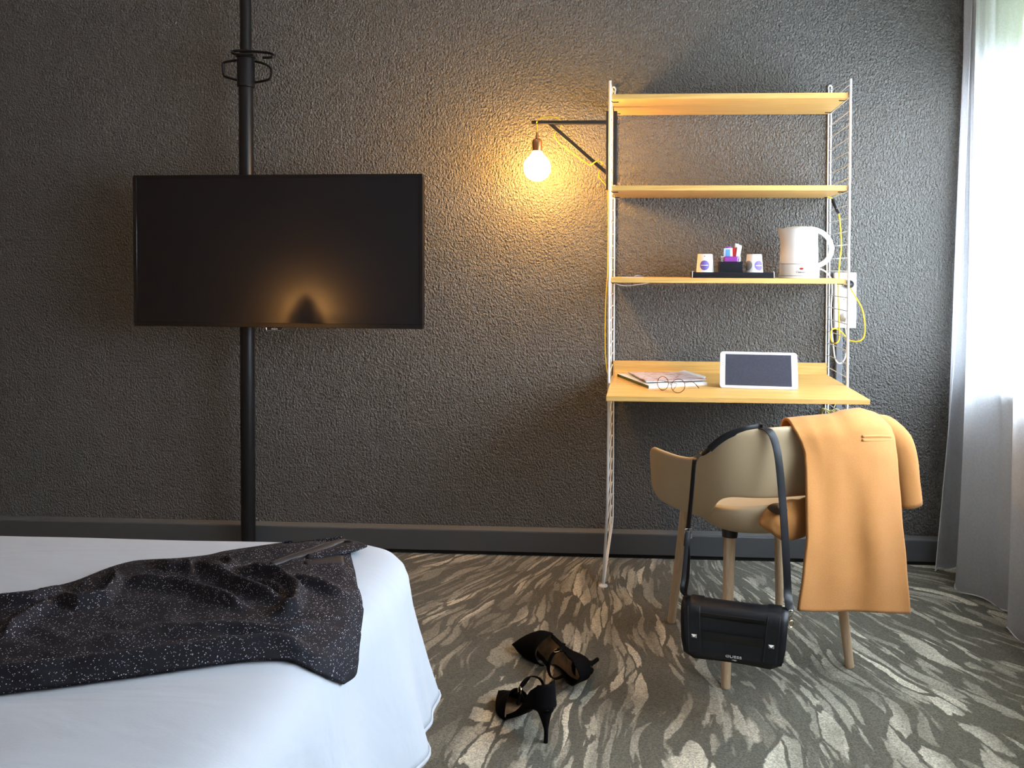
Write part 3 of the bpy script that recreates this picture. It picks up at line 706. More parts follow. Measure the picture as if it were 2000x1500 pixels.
MB(tm).box((sw0, -TH_ / 2 + TH_ * .075, 0), (sw1, TH_ / 2 - TH_ * .075, .0006)).build('screen', mk_tabscreen(), tb, smooth=0)
for dy in (0, .008): MB(tm).lathe([(.0012, 0), (.0012, .0005), (.0002, .0005)], (-TW / 2 + .010, TH_ * .18 - dy, 0), 10).build('camera_dot', M['ink'], tb)
MB().loft([[B0.lerp(B1, a) + Vector((0, y, z)) for a in (.12, .88)] + [B0.lerp(B1, a) + Vector((0, y, z + .002)) for a in (.88, .12)] for y, z in ((.030, TH_ * .45), (.085, 0.0))]).build('stand_flap', M['black_plastic'], tb)
MB(tm).box((TW * .32, -TH_ / 2 - .0012, -.010), (TW * .48, -TH_ / 2 + .001, -.001)).build('rubber_edge', M['ink'], tb)

# hank of golden cord tied to the ladder under the desk
hk = thing('cord_hank', at(1622, 806, Y=-.06), 'twisted hank of golden cord tied to the ladder under the desk', 'cord')
def HK(u, v, y=-.05): return at(u, v, Y=y)
for i in range(7):
    a = random.uniform(-3, 3); b_ = random.uniform(-4, 4); y = -.035 - .006 * i
    ctr = [HK(1606 + a, 808 + b_, y), HK(1610 + a, 799 + b_ * .4, y - .006), HK(1622, 806 + b_, y), HK(1634 + a * .5, 799 + b_ * .3, y + .004), HK(1641 + a * .4, 805, y), HK(1635, 810 + b_ * .3, y - .005), HK(1622, 804 - b_, y + .005), HK(1612, 815 + b_ * .6, y), HK(1606 + a, 808 + b_, y)]
    MB().tube(cr(ctr[:-1], 5, True), .0024, 6, closed=True).build('strand', M['gold_cord'], hk)
MB().tube(cr([HK(1628, 803, -.05), HK(1629, 796, -.04), HK(1632, 789, -.03)], 4), .0024, 6).build('strand', M['gold_cord'], hk)

# ------------------------------------------------------------------ prop pole
PX_, PY_ = -1.399, -.10
def PP(u, v, y=PY_): return at(u, v, Y=y)
po = thing('prop_pole', (PX_, PY_, FZ), 'black floor to ceiling steel prop carrying the television', 'pole')
zc0, zc1 = PP(484, 170).z, PP(484, 112).z
MB().tube([(PX_, PY_, zc1 - .1), (PX_, PY_, CZ)], .0205, 24).build('upper_tube', M['black_metal'], po)
MB().tube([(PX_, PY_, FZ), (PX_, PY_, zc0 + .05)], .0262, 24).build('lower_tube', M['black_metal'], po)
MB().lathe([(.0262, zc0 - .004), (.032, zc0), (.0325, zc0 + .004), (.0315, zc0 + .008), (.0315, zc1 - .006), (.036, zc1 - .002), (.036, zc1 + .006), (.028, zc1 + .010), (.0205, zc1 + .011)], (PX_, PY_, 0), 24).build('collar', M['black_metal'], po)
MB().box((PX_ - .07, PY_ - .07, FZ), (PX_ + .07, PY_ + .07, FZ + .006)).build('base_plate', M['black_metal'], po, bevel=.001)
MB().box((PX_ - .07, PY_ - .07, CZ - .006), (PX_ + .07, PY_ + .07, CZ)).build('top_plate', M['black_metal'], po, bevel=.001)
for pts in (((468, 117), (452, 119), (439, 122), (435.5, 128), (437, 145), (442, 150), (468, 158)), ((499, 120), (514, 124), (526, 130), (530, 138), (528, 152), (520, 157), (499, 161))):
    MB().tube(cr([PP(u, v, PY_ - (.010 if i not in (0, 6) else .0)) for i, (u, v) in enumerate(pts)], 5), .0050, 8).build('handle', M['black_metal'], po)
ph = [(514, 112.5, -.150), (528, 112, -.155), (536, 108.5, -.145), (525, 103.5, -.128), (500, 101, -.126), (470, 99, -.127), (456, 100, -.130), (453.5, 103, -.138), (460, 105.5, -.140), (480, 106.5, -.1405), (495, 107, -.14)]
MB().tube(cr([at(u, v, Y=y) for u, v, y in ph], 5), .0052, 8).build('locking_pin', M['black_metal'], po)

# ------------------------------------------------------------------ television
ang = math.radians(1.9)
tvc = Vector((-1.2335, -.205, 1.148)); tvw, tvh = 1.1065, .5625
tvm = frame_mtx(tvc, (math.cos(ang), -math.sin(ang), 0), (0, 0, 1))
tv = thing('television', (tvc.x, tvc.y + .03, tvc.z - tvh / 2), 'black flat television, switched off, hung on the prop pole', 'television', mat=None)
fr = MB(tvm); bw = .0125
fr.box((-tvw / 2, tvh / 2 - bw, -.018), (tvw / 2, tvh / 2, .002)); fr.box((-tvw / 2, -tvh / 2, -.018), (tvw / 2, -tvh / 2 + bw + .003, .002))
fr.box((-tvw / 2, -tvh / 2 + bw + .003, -.018), (-tvw / 2 + bw, tvh / 2 - bw, .002)); fr.box((tvw / 2 - bw, -tvh / 2 + bw + .003, -.018), (tvw / 2, tvh / 2 - bw, .002))
M['bezel'] = mat('glossy black bezel', (.008, .008, .009), .16)
fr.build('bezel', M['bezel'], tv, bevel=.001)
MB(tvm).box((-tvw / 2 + bw * .9, -tvh / 2 + bw * 1.1, -.012), (tvw / 2 - bw * .9, tvh / 2 - bw * .9, -.0005)).build('screen', M['screen'], tv, smooth=0)
MB(tvm).box((-tvw / 2 + .004, -tvh / 2 + .004, -.030), (tvw / 2 - .004, tvh / 2 - .004, -.0182)).build('back_cover', M['black_plastic'], tv, bevel=.003)
MB(tvm).box((-tvw * .3, -tvh * .35, -.062), (tvw * .3, tvh * .2, -.030)).build('rear_housing', M['black_plastic'], tv, bevel=.008)
MB().box((PX_ - .06, PY_ - .040, tvc.z - .10), (PX_ + .06, PY_ - .0262, tvc.z + .10)).build('mount_plate', M['black_metal'], tv, bevel=.002)
MB().box((PX_ - .035, tvc.y + .028, tvc.z - .08), (PX_ + .035, PY_ - .040, tvc.z + .08)).build('mount_arm', M['black_metal'], tv, bevel=.002)
lx = at(537, 643, Y=tvc.y).x - tvc.x
lg = MB(tvm); zz = -tvh / 2
badge = lg.loft([[(lx - .033, zz + .001, z), (lx + .033, zz + .001, z), (lx + .025, zz - .011, z), (lx - .031, zz - .011, z)] for z in (-.012, .001)]).build('badge', M['black_plastic'], tv)
MB(tvm).tube([(lx - .033, zz - .001, .0012), (lx - .031, zz - .011, .0012), (lx + .025, zz - .011, .0012), (lx + .033, zz - .001, .0012)], .0011, 6).build('badge_trim', M['steel'], badge)
text('lettering', 'PHILIPS', .0075, M['paper'], badge, tvm @ Matrix.Translation((lx - .001, zz - .0062, .0014)))
MB(tvm).lathe([(.0018, .0), (.0018, .0016), (.0003, .002)], (lx, zz - .0005, 0.0005), 10).build('standby_light', M['pack_red'], badge)

# ------------------------------------------------------------------ sheer curtain
cu = thing('sheer_curtain', (1.26, -1.5, FZ), 'floor length sheer white curtain hanging in front of the bright window', 'curtain')
bot = [(1.198, -.103), (1.225, -.083), (1.262, -.070), (1.300, -.075), (1.312, -.115), (1.265, -.180), (1.218, -.235), (1.2155, -.262), (1.240, -.315), (1.285, -.362), (1.300, -.41), (1.312, -.47), (1.285, -.515), (1.2515, -.548), (1.250, -.585), (1.264, -.640), (1.300, -.70), (1.315, -.75)]
k = 0
while bot[-1][1] > -3.15:
    k += 1; bot.append((1.235 + random.uniform(-.015, .015) if k % 2 else 1.31, bot[-1][1] - random.uniform(.075, .12)))
B = cr([(x, y, 0) for x, y in bot], 7)
nB = len(B); rows = []; NR = 36
ZT = CZ - .03
for j in range(NR + 1):
    h = j / NR; z = lerp(FZ + .004, ZT, h); w = 1 - (1 - h) ** 1.75; row = []
    for i, b in enumerate(B):
        ty_ = -.045 + (b.y + .103) * .99
        tx_ = 1.318 + (b.x - 1.265) * .42 + .006 * math.sin(i * .9)
        if i < 10: tx_ = lerp(1.333, tx_, i / 10)
        x = lerp(b.x, tx_, w); y = lerp(b.y, ty_, w)
        x += .006 * math.sin(i * .31 + z * 2.1) * math.sin(PI * h)
        row.append((min(x, RX - .014), y, z + (.006 * math.sin(i * .35) if j == 0 else 0)))
    rows.append(row)
MB().grid(rows).build('curtain_cloth', M['sheer'], cu, smooth=180)
M['hem'] = mat('white curtain hem', (.80, .80, .82), .8)
MB().tube([Vector(p) + Vector((-.001, 0, 0)) for p in rows[0]], .0020, 5).build('bottom_hem', M['hem'], cu)
MB().tube([Vector(r[0]) for r in rows], .0013, 5).build('side_hem', M['hem'], cu)
tag(MB().box((1.30, WY0 - .2, CZ - .030), (1.345, -.02, CZ)).build('curtain_rail', M['window_frame'], base=(1.32, -1.6, CZ - .03), bevel=.002), 'white ceiling rail that carries the sheer curtain', 'curtain rail')

# ------------------------------------------------------------------ bed
XE, YE, XL, YB, CR = -.316, -1.445, -2.15, -3.62, .14
bd = thing('bed', ((XE + XL) / 2, (YE + YB) / 2, FZ), 'wide bed with a smooth white duvet hanging over its side', 'bed')
def contour(d):
    """rounded rectangle grown by d, counter clockwise, starting mid far edge"""
    out = []
    r = CR + d
    for cx_, cy_, a0, n in ((XE - CR, YE - CR, 90, 0), (XE - CR, YE - CR, 90, 1), ):
        pass
    x0, x1, y0, y1 = XL - d, XE + d, YB - d, YE + d
    def line(a, b, n): return [(lerp(a[0], b[0], i / n), lerp(a[1], b[1], i / n)) for i in range(n)]
    def arc(cx_, cy_, a0, a1, n): return [(cx_ + max(r, .01) * math.cos(math.radians(lerp(a0, a1, i / n))), cy_ + max(r, .01) * math.sin(math.radians(lerp(a0, a1, i / n)))) for i in range(n)]
    c = max(r, .01)
    out += line((x0 + c, y1), (x1 - c, y1), 60) + arc(x1 - c, y1 - c, 90, 0, 26) + line((x1, y1 - c), (x1, y0 + c), 110) + arc(x1 - c, y0 + c, 0, -90, 10)
    out += line((x1 - c, y0), (x0 + c, y0), 30) + arc(x0 + c, y0 + c, 270, 180, 10) + line((x0, y0 + c), (x0, y1 - c), 60) + arc(x0 + c, y1 - c, 180, 90, 10)
    return out
prof = [(-.85, .560), (-.6, .562), (-.40, .561), (-.26, .559), (-.17, .557), (-.11, .554), (-.07, .550), (-.04, .544), (-.018, .533), (-.004, .517), (.004, .495), (.008, .465), (.011, .43), (.018, .39), (.026, .35), (.034, .31), (.042, .275), (.048, .25), (.050, .236)]
rings = []
for d, z in prof:
    hang = max(0, (.52 - z) / .28); ring = []
    for i, (x, y) in enumerate(contour(min(d, 0) if d < 0 else 0)):
        cx_ = min(max(x, XL + CR), XE - CR); cy_ = min(max(y, YB + CR), YE - CR)
        nx, ny = x - cx_, y - cy_; ln = math.hypot(nx, ny) or 1
        fold = hang * (.016 * math.sin(i * .42 + 1.0) + .010 * math.sin(i * .83 + 2.2) * (.5 + .5 * math.sin(i * .11)))
        wob = noise.noise(Vector((x * 3.1, y * 3.1, 1.7))) * .006 * (1 - min(1, hang))
        dd = max(d, 0) + fold
        zz = z + wob + hang * .012 * math.sin(i * .21)
        ring.append((x + nx / ln * dd, y + ny / ln * dd, zz))
    rings.append(ring)
duv_mb = MB().loft(rings, True, True, False)
DV = list(duv_mb.v); DF = list(duv_mb.f)
duvet = duv_mb.build('duvet', M['linen'], bd, smooth=180, solid=.012)
hem = [Vector(p) for p in rings[-1]]
MB().tube(hem, .0035, 6, closed=True).build('hem_piping', M['linen'], duvet)
rings2 = []
for (z, d) in ((.34, .004), (.27, .012), (.222, .020)):
    rings2.append([(x + (x - min(max(x, XL + CR), XE - CR)) * d * 5 , y + (y - min(max(y, YB + CR), YE - CR)) * d * 5 + .01 * math.sin(i * .17), z + .012 * math.sin(i * .13 + 1)) for i, (x, y) in enumerate(contour(0))])
MB().loft(rings2, True, False, False).build('under_sheet', M['linen'], bd, smooth=180)
def inset_box(d, z0, z1, r):
    return [[(x, y, z) for x, y in contour(-d)] for z in (z0, z1)]
MB().loft(inset_box(.05, .30, .525, 0)).build('mattress', M['linen'], bd, bevel=.02)
MB().loft(inset_box(.06, .10, .30, 0)).build('bed_base', M['wall_dim'], bd, bevel=.004)
for x in (XL + .2, XE - .2):
    for y in (YB + .2, YE - .2): MB().lathe([(.025, FZ), (.03, .10)], (x, y, 0), 16).build('leg', M['black_metal'], bd)

# ------------------------------------------------------------------ skirt on the bed
bvh = BVHTree.FromPolygons(DV, DF)
def on_bed(u, v, lift=.004):
    d = (RT * ((u - PPX) / FPX) - UP * ((v - PPY) / FPX) + FW).normalized()
    h = bvh.ray_cast(CAM, d)
    if h[0] is not None and h[0].y < YE - .075:
        n = h[1] if h[1].dot(d) < 0 else -h[1]
        return h[0] + n * lift, n
    n = Vector((0, -.72, .69)); t = (Vector((0, YE - .080, .556)) - CAM).dot(n) / d.dot(n)   # the waist stands up a little off the far edge
    return CAM + d * t + n * lift, n
def c2(pts, n): 
    P = cr([(u, v, 0) for u, v in pts], 12); L_ = [0]
    for i in range(1, len(P)): L_.append(L_[-1] + (P[i] - P[i - 1]).length)
    out = []
    for k in range(n):
        s = L_[-1] * k / (n - 1); i = 0
        while i < len(P) - 2 and L_[i + 1] < s: i += 1
        f = (s - L_[i]) / max(1e-9, L_[i + 1] - L_[i]); out.append(P[i].lerp(P[i + 1], f))
    return out
NU, NV = 170, 76
top = c2([(-190, 1232), (-90, 1192), (0, 1168), (60, 1160), (105, 1152), (150, 1140), (210, 1116), (255, 1103), (290, 1099), (350, 1096), (405, 1090), (440, 1082), (500, 1073), (560, 1064), (620, 1056), (668, 1050)], NU)
botm = c2([(-190, 1392), (0, 1362), (100, 1350), (200, 1336), (300, 1322), (400, 1308), (470, 1299), (540, 1295), (575, 1300), (610, 1316), (640, 1329), (664, 1338)], NU)
right = c2([(668, 1050), (683, 1066), (685, 1090), (692, 1120), (697, 1150), (705, 1182), (703, 1215), (696, 1260), (692, 1300), (686, 1322), (664, 1338)], NV)
left = c2([(-190, 1232), (-195, 1310), (-190, 1392)], NV)
ridges = [([(374, 1114), (430, 1142), (494, 1172), (555, 1192)], .022, 11), ([(473, 1127), (537, 1140), (580, 1172), (574, 1208), (540, 1214)], .026, 12), ([(232, 1150), (344, 1157), (430, 1187), (480, 1205)], .020, 12),
          ([(107, 1189), (150, 1200), (205, 1188), (226, 1160), (215, 1128)], .024, 11), ([(-60, 1205), (0, 1193), (65, 1190), (107, 1170), (120, 1156)], .020, 10), ([(-100, 1352), (0, 1338), (215, 1312), (430, 1282), (537, 1272), (600, 1285)], .018, 15),
          ([(330, 1250), (430, 1243), (559, 1250), (623, 1234)], .013, 13), ([(292, 1106), (327, 1124), (370, 1122), (372, 1140)], .020, 8), ([(555, 1140), (623, 1157), (680, 1182)], .014, 11),
          ([(0, 1265), (30, 1240), (70, 1215), (110, 1195)], .018, 12), ([(430, 1105), (455, 1120), (440, 1135), (410, 1118)], .018, 8), ([(100, 1290), (260, 1262), (400, 1225)], .008, 22), ([(400, 1098), (470, 1092), (560, 1085), (640, 1064)], .014, 10),
          ([(20, 1178), (60, 1172), (90, 1163)], .014, 7), ([(150, 1165), (180, 1150), (200, 1136)], .016, 7), ([(500, 1150), (540, 1165), (560, 1185)], .012, 7)]
RD = [([Vector((u, v, 0)) for u, v in pts], h, s) for pts, h, s in ridges]
def ridge_h(u, v):
    p = Vector((u, v, 0)); tot = .0
    for pts, h, s in RD:
        best = 1e9; end = 1.0
        for i in range(len(pts) - 1):
            a, b = pts[i], pts[i + 1]; ab = b - a; t = max(0, min(1, (p - a).dot(ab) / ab.length_squared)); q = a + ab * t
            dx, dy = p.x - q.x, (p.y - q.y) * 1.5; dd = math.hypot(dx, dy)
            if dd < best:
                best = dd; end = 1.0
                if i == 0: end = min(1, .25 + t * 1.5)
                if i == len(pts) - 2: end = min(end, .25 + (1 - t) * 1.5)
        tot += .85 * h * end * math.exp(-(best / s) ** 2)
    return tot
rows = []
for j in range(NV):
    v_ = j / (NV - 1); row = []
    for i in range(NU):
        u_ = i / (NU - 1)
        P = top[i].lerp(botm[i], v_) + left[j].lerp(right[j], u_) - (top[0].lerp(top[-1], u_).lerp(botm[0].lerp(botm[-1], u_), v_))
        e = min(1, min(j / 10, (NV - 1 - j) / 5, (NU - 1 - i) / 5))
        p, n = on_bed(P.x, P.y, .006)
        hh = ridge_h(P.x, P.y) * e + .0035 * e * (noise.noise(Vector((P.x * .02, P.y * .045, 0))) + 1) + .004 * e
        row.append(p + (n * .35 + Vector((0, 0, .65))) * hh * .9)
    rows.append(row)
sk = thing('glitter_skirt', (-.75, -1.75, .56), 'crumpled black glitter jersey skirt spread across the white bed', 'skirt')
MB().grid(rows).build('skirt_cloth', M['sparkle'], sk, smooth=180, solid=.004)
def patch(name, a, b, n, lift, m, solid=.002):
    A_, B_ = c2(a, n), c2(b, n); rr_ = []
    for j in range(5):
        row = []
        for i in range(n):
            q = A_[i].lerp(B_[i], j / 4); p, nn = on_bed(q.x, q.y, lift + ridge_h(q.x, q.y) * .9 + .007)
            row.append(p + Vector((0, 0, .003 * math.sin(PI * j / 4))))
        rr_.append(row)
    return MB().grid(rr_).build(name, m, sk, smooth=180, solid=solid)
patch('waist_flap', [(600, 1096), (640, 1083), (690, 1070), (715, 1079)], [(600, 1106), (640, 1100), (682, 1092), (716, 1081)], 24, .006, M['sparkle'])
patch('zip_lining', [(526, 1114), (570, 1099), (620, 1082), (670, 1064), (690, 1063)], [(532, 1121), (575, 1106), (625, 1091), (672, 1072), (694, 1068)], 26, .005, M['satin'])
patch('pocket_lining', [(590, 1110), (630, 1103), (668, 1097)], [(600, 1119), (640, 1117), (671, 1116)], 14, .005, M['satin'])
zp = [on_bed(u, v, .0155 + ridge_h(u, v) * .9)[0] for u, v in ((528, 1117), (560, 1104), (600, 1091), (640, 1076), (668, 1066), (686, 1064), (694, 1067))]
MB().tube(cr(zp, 4), .0016, 6).build('zipper', M['satin'], sk)

# ------------------------------------------------------------------ armchair
CH = Matrix.Translation((.458, -.686, FZ)) @ Matrix.Rotation(math.radians(19.5), 4, 'Z')
ch = thing('tub_chair', None, 'beige plastic tub armchair with four wooden legs, drawn up to the desk', 'chair', mat=CH)
U = [0, .2, .4, .55, .7, .85, 1.0]
def plan(a):
    x = pw(a, U, [0, .110, .205, .262, .290, .300, .298]); y = pw(a, U, [-.285, -.280, -.250, -.195, -.105, -.01, .085]); return x, y
plan_c = cr([(0, -.290, 0), (.110, -.285, 0), (.205, -.252, 0), (.264, -.190, 0), (.293, -.100, 0), (.300, 0, 0), (.296, .10, 0)], 8)
def planp(a):
    k = a * (len(plan_c) - 1); i = min(int(k), len(plan_c) - 2); return plan_c[i].lerp(plan_c[i + 1], k - i)
topz = cr([(0, .712, 0), (.12, .712, 0), (.25, .706, 0), (.37, .682, 0), (.47, .642, 0), (.56, .613, 0), (.66, .602, 0), (.78, .598, 0), (.90, .594, 0), (.965, .586, 0), (1.0, .562, 0)], 6)
botz = cr([(0, .520, 0), (.22, .520, 0), (.36, .519, 0), (.44, .500, 0), (.50, .462, 0), (.57, .434, 0), (.66, .430, 0), (.78, .436, 0), (.90, .446, 0), (.965, .458, 0), (1.0, .482, 0)], 6)
def prof_at(P, a):
    for i in range(len(P) - 1):
        if P[i].x <= a <= P[i + 1].x + 1e-9:
            return P[i].lerp(P[i + 1], (a - P[i].x) / max(1e-9, P[i + 1].x - P[i].x)).y
    return P[-1].y
def shell_pt(u, v, e=0):
    a = abs(u); s = 1 if u >= 0 else -1; p = planp(a); z = lerp(prof_at(botz, a), prof_at(topz, a), v)
    k = max(0, min(1, (z - .43) / .26)) ** .55
    q_ = max(0, min(1, (a - .60) / .32)); q_ = q_ * q_ * (3 - 2 * q_); fx = lerp(lerp(.74, .96, q_), 1.02, k); fy = lerp(.80, 1.04, k)
    x, y = p.x * fx, (p.y * fy if p.y < 0 else p.y)
    return Vector((s * (x + (e * p.x / .3)), y + e * p.y / .3, z))
rows = [[shell_pt(-1 + 2 * i / 72, j / 14) for i in range(73)] for j in range(15)]
MB(CH).grid(rows).build('shell', M['shell'], ch, smooth=180, solid=.013, off=0, sub=1)
rings = []
for sc, z in ((.03, .455), (.35, .455), (.6, .458), (.8, .466), (.91, .474), (.965, .474), (.995, .464), (1.0, .450), (.985, .432), (.94, .420), (.85, .414), (.5, .410), (.03, .410)):
    ring = []
    for i in range(56):
        a = 2 * PI * i / 56; ca, sa = math.cos(a), math.sin(a)
        x = (.224 + .022 * max(0, -math.sin(a))) * sc * (abs(ca) ** .62) * (1 if ca > 0 else -1); y = -.022 + .274 * sc * (abs(sa) ** .62) * (1 if sa > 0 else -1)
        up = .032 * max(0, (-y - .05) / .23) ** 2 * (1 if z > .43 else .35)
        ring.append((x, y, z + up))
    rings.append(ring)
MB(CH).loft(rings).build('seat', M['shell'], ch, smooth=180)
for sx_ in (-1, 1):
    for sy_ in (-1, 1):
        f = Vector((sx_ * .190, sy_ * .197, .0)); t_ = Vector((sx_ * .158, sy_ * .150, .415))
        ps = [f, f.lerp(t_, .008), f.lerp(t_, .5), f.lerp(t_, .93)]
        MB(CH).tube(ps, [.0118, .0125, .0145, .0165], 18).build('leg', M['ash'], ch)
        MB(CH).tube([f.lerp(t_, .93), f.lerp(t_, 1.03)], [.021, .024], 18).build('leg_socket', M['black_plastic'], ch)
MB(CH).box((-.15, -.14, .398), (.15, .14, .414)).build('under_frame', M['black_plastic'], ch, bevel=.004)

# ------------------------------------------------------------------ coat over the chair back
def on_plane(u, v, p, n):
    d = RT * ((u - PPX) / FPX) - UP * ((v - PPY) / FPX) + FW
    return CAM + d * ((p - CAM).dot(n) / d.dot(n))
CN = (CH.to_3x3() @ Vector((0, -1, 0))).normalized(); CX = (CH.to_3x3() @ Vector((1, 0, 0))).normalized()
def CL(u, v, yl): return on_plane(u, v, CH @ Vector((0, yl, 0)), CN)
ct = thing('wool_coat', CH @ Vector((.12, -.32, .24)), 'camel wool coat draped over the back of the chair', 'coat')
lx_ = ([836, 850, 865, 885, 920, 975, 1050, 1120, 1192], [1547, 1556, 1564, 1570, 1572, 1573, 1574, 1567, 1557])
rx_ = ([812, 835, 860, 900, 1000, 1100, 1197], [1722, 1737, 1744, 1749, 1757, 1767, 1775])
def ytop(a): return pw(a, [0, .2, .45, .65, .82, .93, 1], [836, 832, 828, 819, 815, 821, 836])
NA, NBR = 60, 70
def coat_y(a, b):
    xl = abs(lerp(-.05, .235, a)); ys = -.30
    for k in range(len(plan_c) - 1):
        if plan_c[k].x <= xl <= plan_c[k + 1].x: ys = plan_c[k].lerp(plan_c[k + 1], (xl - plan_c[k].x) / (plan_c[k + 1].x - plan_c[k].x)).y * 1.04
    t_ = min(1, b * 1.15); t_ = t_ * t_ * (3 - 2 * t_) * .6 + t_ * .4
    return lerp(ys - .022 + .016 * max(0, 1 - b / .06) ** 2, lerp(-.350, -.285, a), t_)
rows = []
for j in range(NBR + 1):
    b = j / NBR; row = []
    for i in range(NA + 1):
        a = i / NA; v = lerp(ytop(a), 1191 + 5 * a + 1.5 * math.sin(a * 9), b); u = lerp(pw(v, *lx_), pw(v, *rx_), a)
        yl = coat_y(a, b)
        fold = (.007 * math.sin(a * 9.5 + .6) + .004 * math.sin(a * 17 + 2)) * min(1, b * 1.6) + .004 * noise.noise(Vector((a * 5, b * 4, 2)))
        if a < .06: fold += .006 * (1 - a / .06) * 0
        row.append(CL(u, v, yl - fold))
    rows.append(row)
crest = rows[0]
over = []
for k in range(1, 12):
    f = k / 11
    off = CN * -(.055 * min(1, f * 2.2)) + Vector((0, 0, .014 * math.sin(min(1, f * 2.2) * PI) - .16 * max(0, f - .4) / .6))
    over.append([p + off for p in crest])
MB().grid(list(reversed(over)) + rows).build('coat_panel', M['wool'], ct, smooth=180, solid=.007, off=1)
def loft_px(name, m, sts, parent, ny=.02, cap=True, solid=0, n=20, bumps=0):
    """soft roll through stations (u, v, half width px, tilt deg, local y, half depth)"""
    C_ = [CL(s[0], s[1], s[4]) for s in sts]; path = cr(C_, 5); m_ = len(path); rr_ = []
    for i, p in enumerate(path):
        f = i / (m_ - 1) * (len(sts) - 1); k = min(int(f), len(sts) - 2); g = f - k
        hw = lerp(sts[k][2], sts[k + 1][2], g) / 770; dp = lerp(sts[k][5], sts[k + 1][5], g)
        tg = (path[min(i + 1, m_ - 1)] - path[max(i - 1, 0)]).normalized(); sd = tg.cross(CN).normalized()
        rr_.append([p + sd * (hw * math.cos(q)) * (1 + bumps * math.sin(q * 3 + i * .4)) + CN * (dp * math.sin(q)) for q in [2 * PI * j / n for j in range(n)]])
    return MB().loft(rr_, True, cap, False).build(name, m, parent, smooth=180, solid=solid)
SLV = [(1668, 832, 8, 0, -.235, .012), (1695, 826, 16, 0, -.235, .018), (1728, 834, 25, 0, -.228, .024), (1757, 866, 30, 0, -.222, .027), (1769, 905, 29, 0, -.222, .026), (1774, 945, 28, 0, -.224, .025), (1779, 987, 27, 0, -.226, .024)]
loft_px('sleeve', M['wool'], SLV, ct, solid=.004, bumps=.03)
loft_px('sleeve_lining', M['lining'], [(u, v, w * .86, 0, y, d_ * .8) for u, v, w, _, y, d_ in SLV[3:]], ct, solid=.001)
c0 = CL(1779, 987, -.226)
for v0, v1 in ((850, 855.5), (857, 862.5)):
    rr_ = []
    for k in range(13):
        f = k / 12; u = lerp(1684, 1741, f)
        a = (u - pw(856, *lx_)) / (pw(856, *rx_) - pw(856, *lx_)); b = .1
        sg = math.sin(PI * f) * (1.2 if v0 < 855 else -1.2)
        yl = coat_y(a, b) - .0090
        m_ = (v0 + v1) / 2; rr_.append([CL(u, m_ - sg * .6 + 3.0 * math.cos(q), yl - .005 * math.sin(q)) for q in [2 * PI * j / 10 for j in range(10)]])
    MB().loft(rr_).build('pocket_welt', M['wool'], ct, smooth=180)
# the part of the coat that lies on the seat and pokes out under the back
sts = [(1484, 1021, -.300, 5, .005), (1493, 1017, -.299, 16, .014), (1507, 1014, -.298, 29, .022), (1526, 1019, -.297, 37, .026), (1546, 1015, -.294, 41, .028), (1572, 1009, -.286, 38, .030), (1605, 1004, -.275, 30, .028)]
path = cr([CL(u, v, y) for u, v, y, _, _ in sts], 4); rr_ = []
for i, p in enumerate(path):
    f = i / (len(path) - 1) * (len(sts) - 1); k = min(int(f), len(sts) - 2); g = f - k
    hh = lerp(sts[k][3], sts[k + 1][3], g) / 770; dp = lerp(sts[k][4], sts[k + 1][4], g)
    rr_.append([p + Vector((0, 0, hh * math.cos(q))) * (1 + .10 * noise.noise(Vector((i * .25, q, 0)))) + CN * (dp * (math.sin(q) + .22 * noise.noise(Vector((i * .3, math.sin(q) * 2, math.cos(q) * 2))))) for q in [2 * PI * j / 24 for j in range(24)]])
MB().loft(rr_).build('coat_fold', M['wool'], ct, smooth=180)
hc = [CL(1500, 992, -.322), CL(1512, 984, -.326), CL(1530, 985, -.328), CL(1540, 998, -.330), CL(1530, 1006, -.331), CL(1512, 1003, -.329)]
hl = cr(hc, 4, True); cc_ = sum(hl, Vector()) / len(hl)
MB().loft([[cc_ + (p - cc_) * k_ + CN * (-.004 - .006 * (1 - k_)) for p in hl] for k_ in (1, .6, .1)]).build('cuff_opening', M['lining'], ct, smooth=180)

# ------------------------------------------------------------------ handbag
BM = frame_mtx(at(1438, 1263, Y=-1.06), (math.cos(math.radians(14)), -math.sin(math.radians(14)), .004), (.10, 1, 0))
BM = BM @ Matrix.Diagonal((1.10, 1.0, .745, 1))
bg = thing('handbag', None, 'black leather flap handbag hanging by its strap from the chair back', 'bag', mat=Matrix.Translation(BM.translation))
def prism(mbx, prof, halfs):
    """prof: (y, z) outline, halfs: half width per point"""
    mbx.loft([[(-h, y, z) for (y, z), h in zip(prof, halfs)], [(h, y, z) for (y, z), h in zip(prof, halfs)]]); return mbx
prism(MB(BM), [(0, .004), (0, .143), (-.012, .148), (-.040, .146), (-.050, .128), (-.072, .030), (-.076, .004), (-.04, 0)], [.104, .110, .110, .110, .110, .108, .105, .104]).build('body', M['leather'], bg, bevel=.004)
fp = [(.004, .110), (.003, .146), (-.008, .1555), (-.030, .157), (-.047, .152), (-.056, .137), (-.064, .100), (-.073, .055), (-.080, .020), (-.082, .004)]
fh = [.114, .116, .117, .1175, .1175, .117, .1155, .113, .106, .082]
rows = [[(lerp(-h, h, i / 16), y - .003 * math.sin(PI * i / 16), z - (.006 * (1 - math.sin(PI * i / 16)) if k > 7 else 0)) for i in range(17)] for k, ((y, z), h) in enumerate(zip(fp, fh))]
flap = MB(BM).grid(rows).build('flap', M['leather'], bg, smooth=40, solid=.005, off=0)
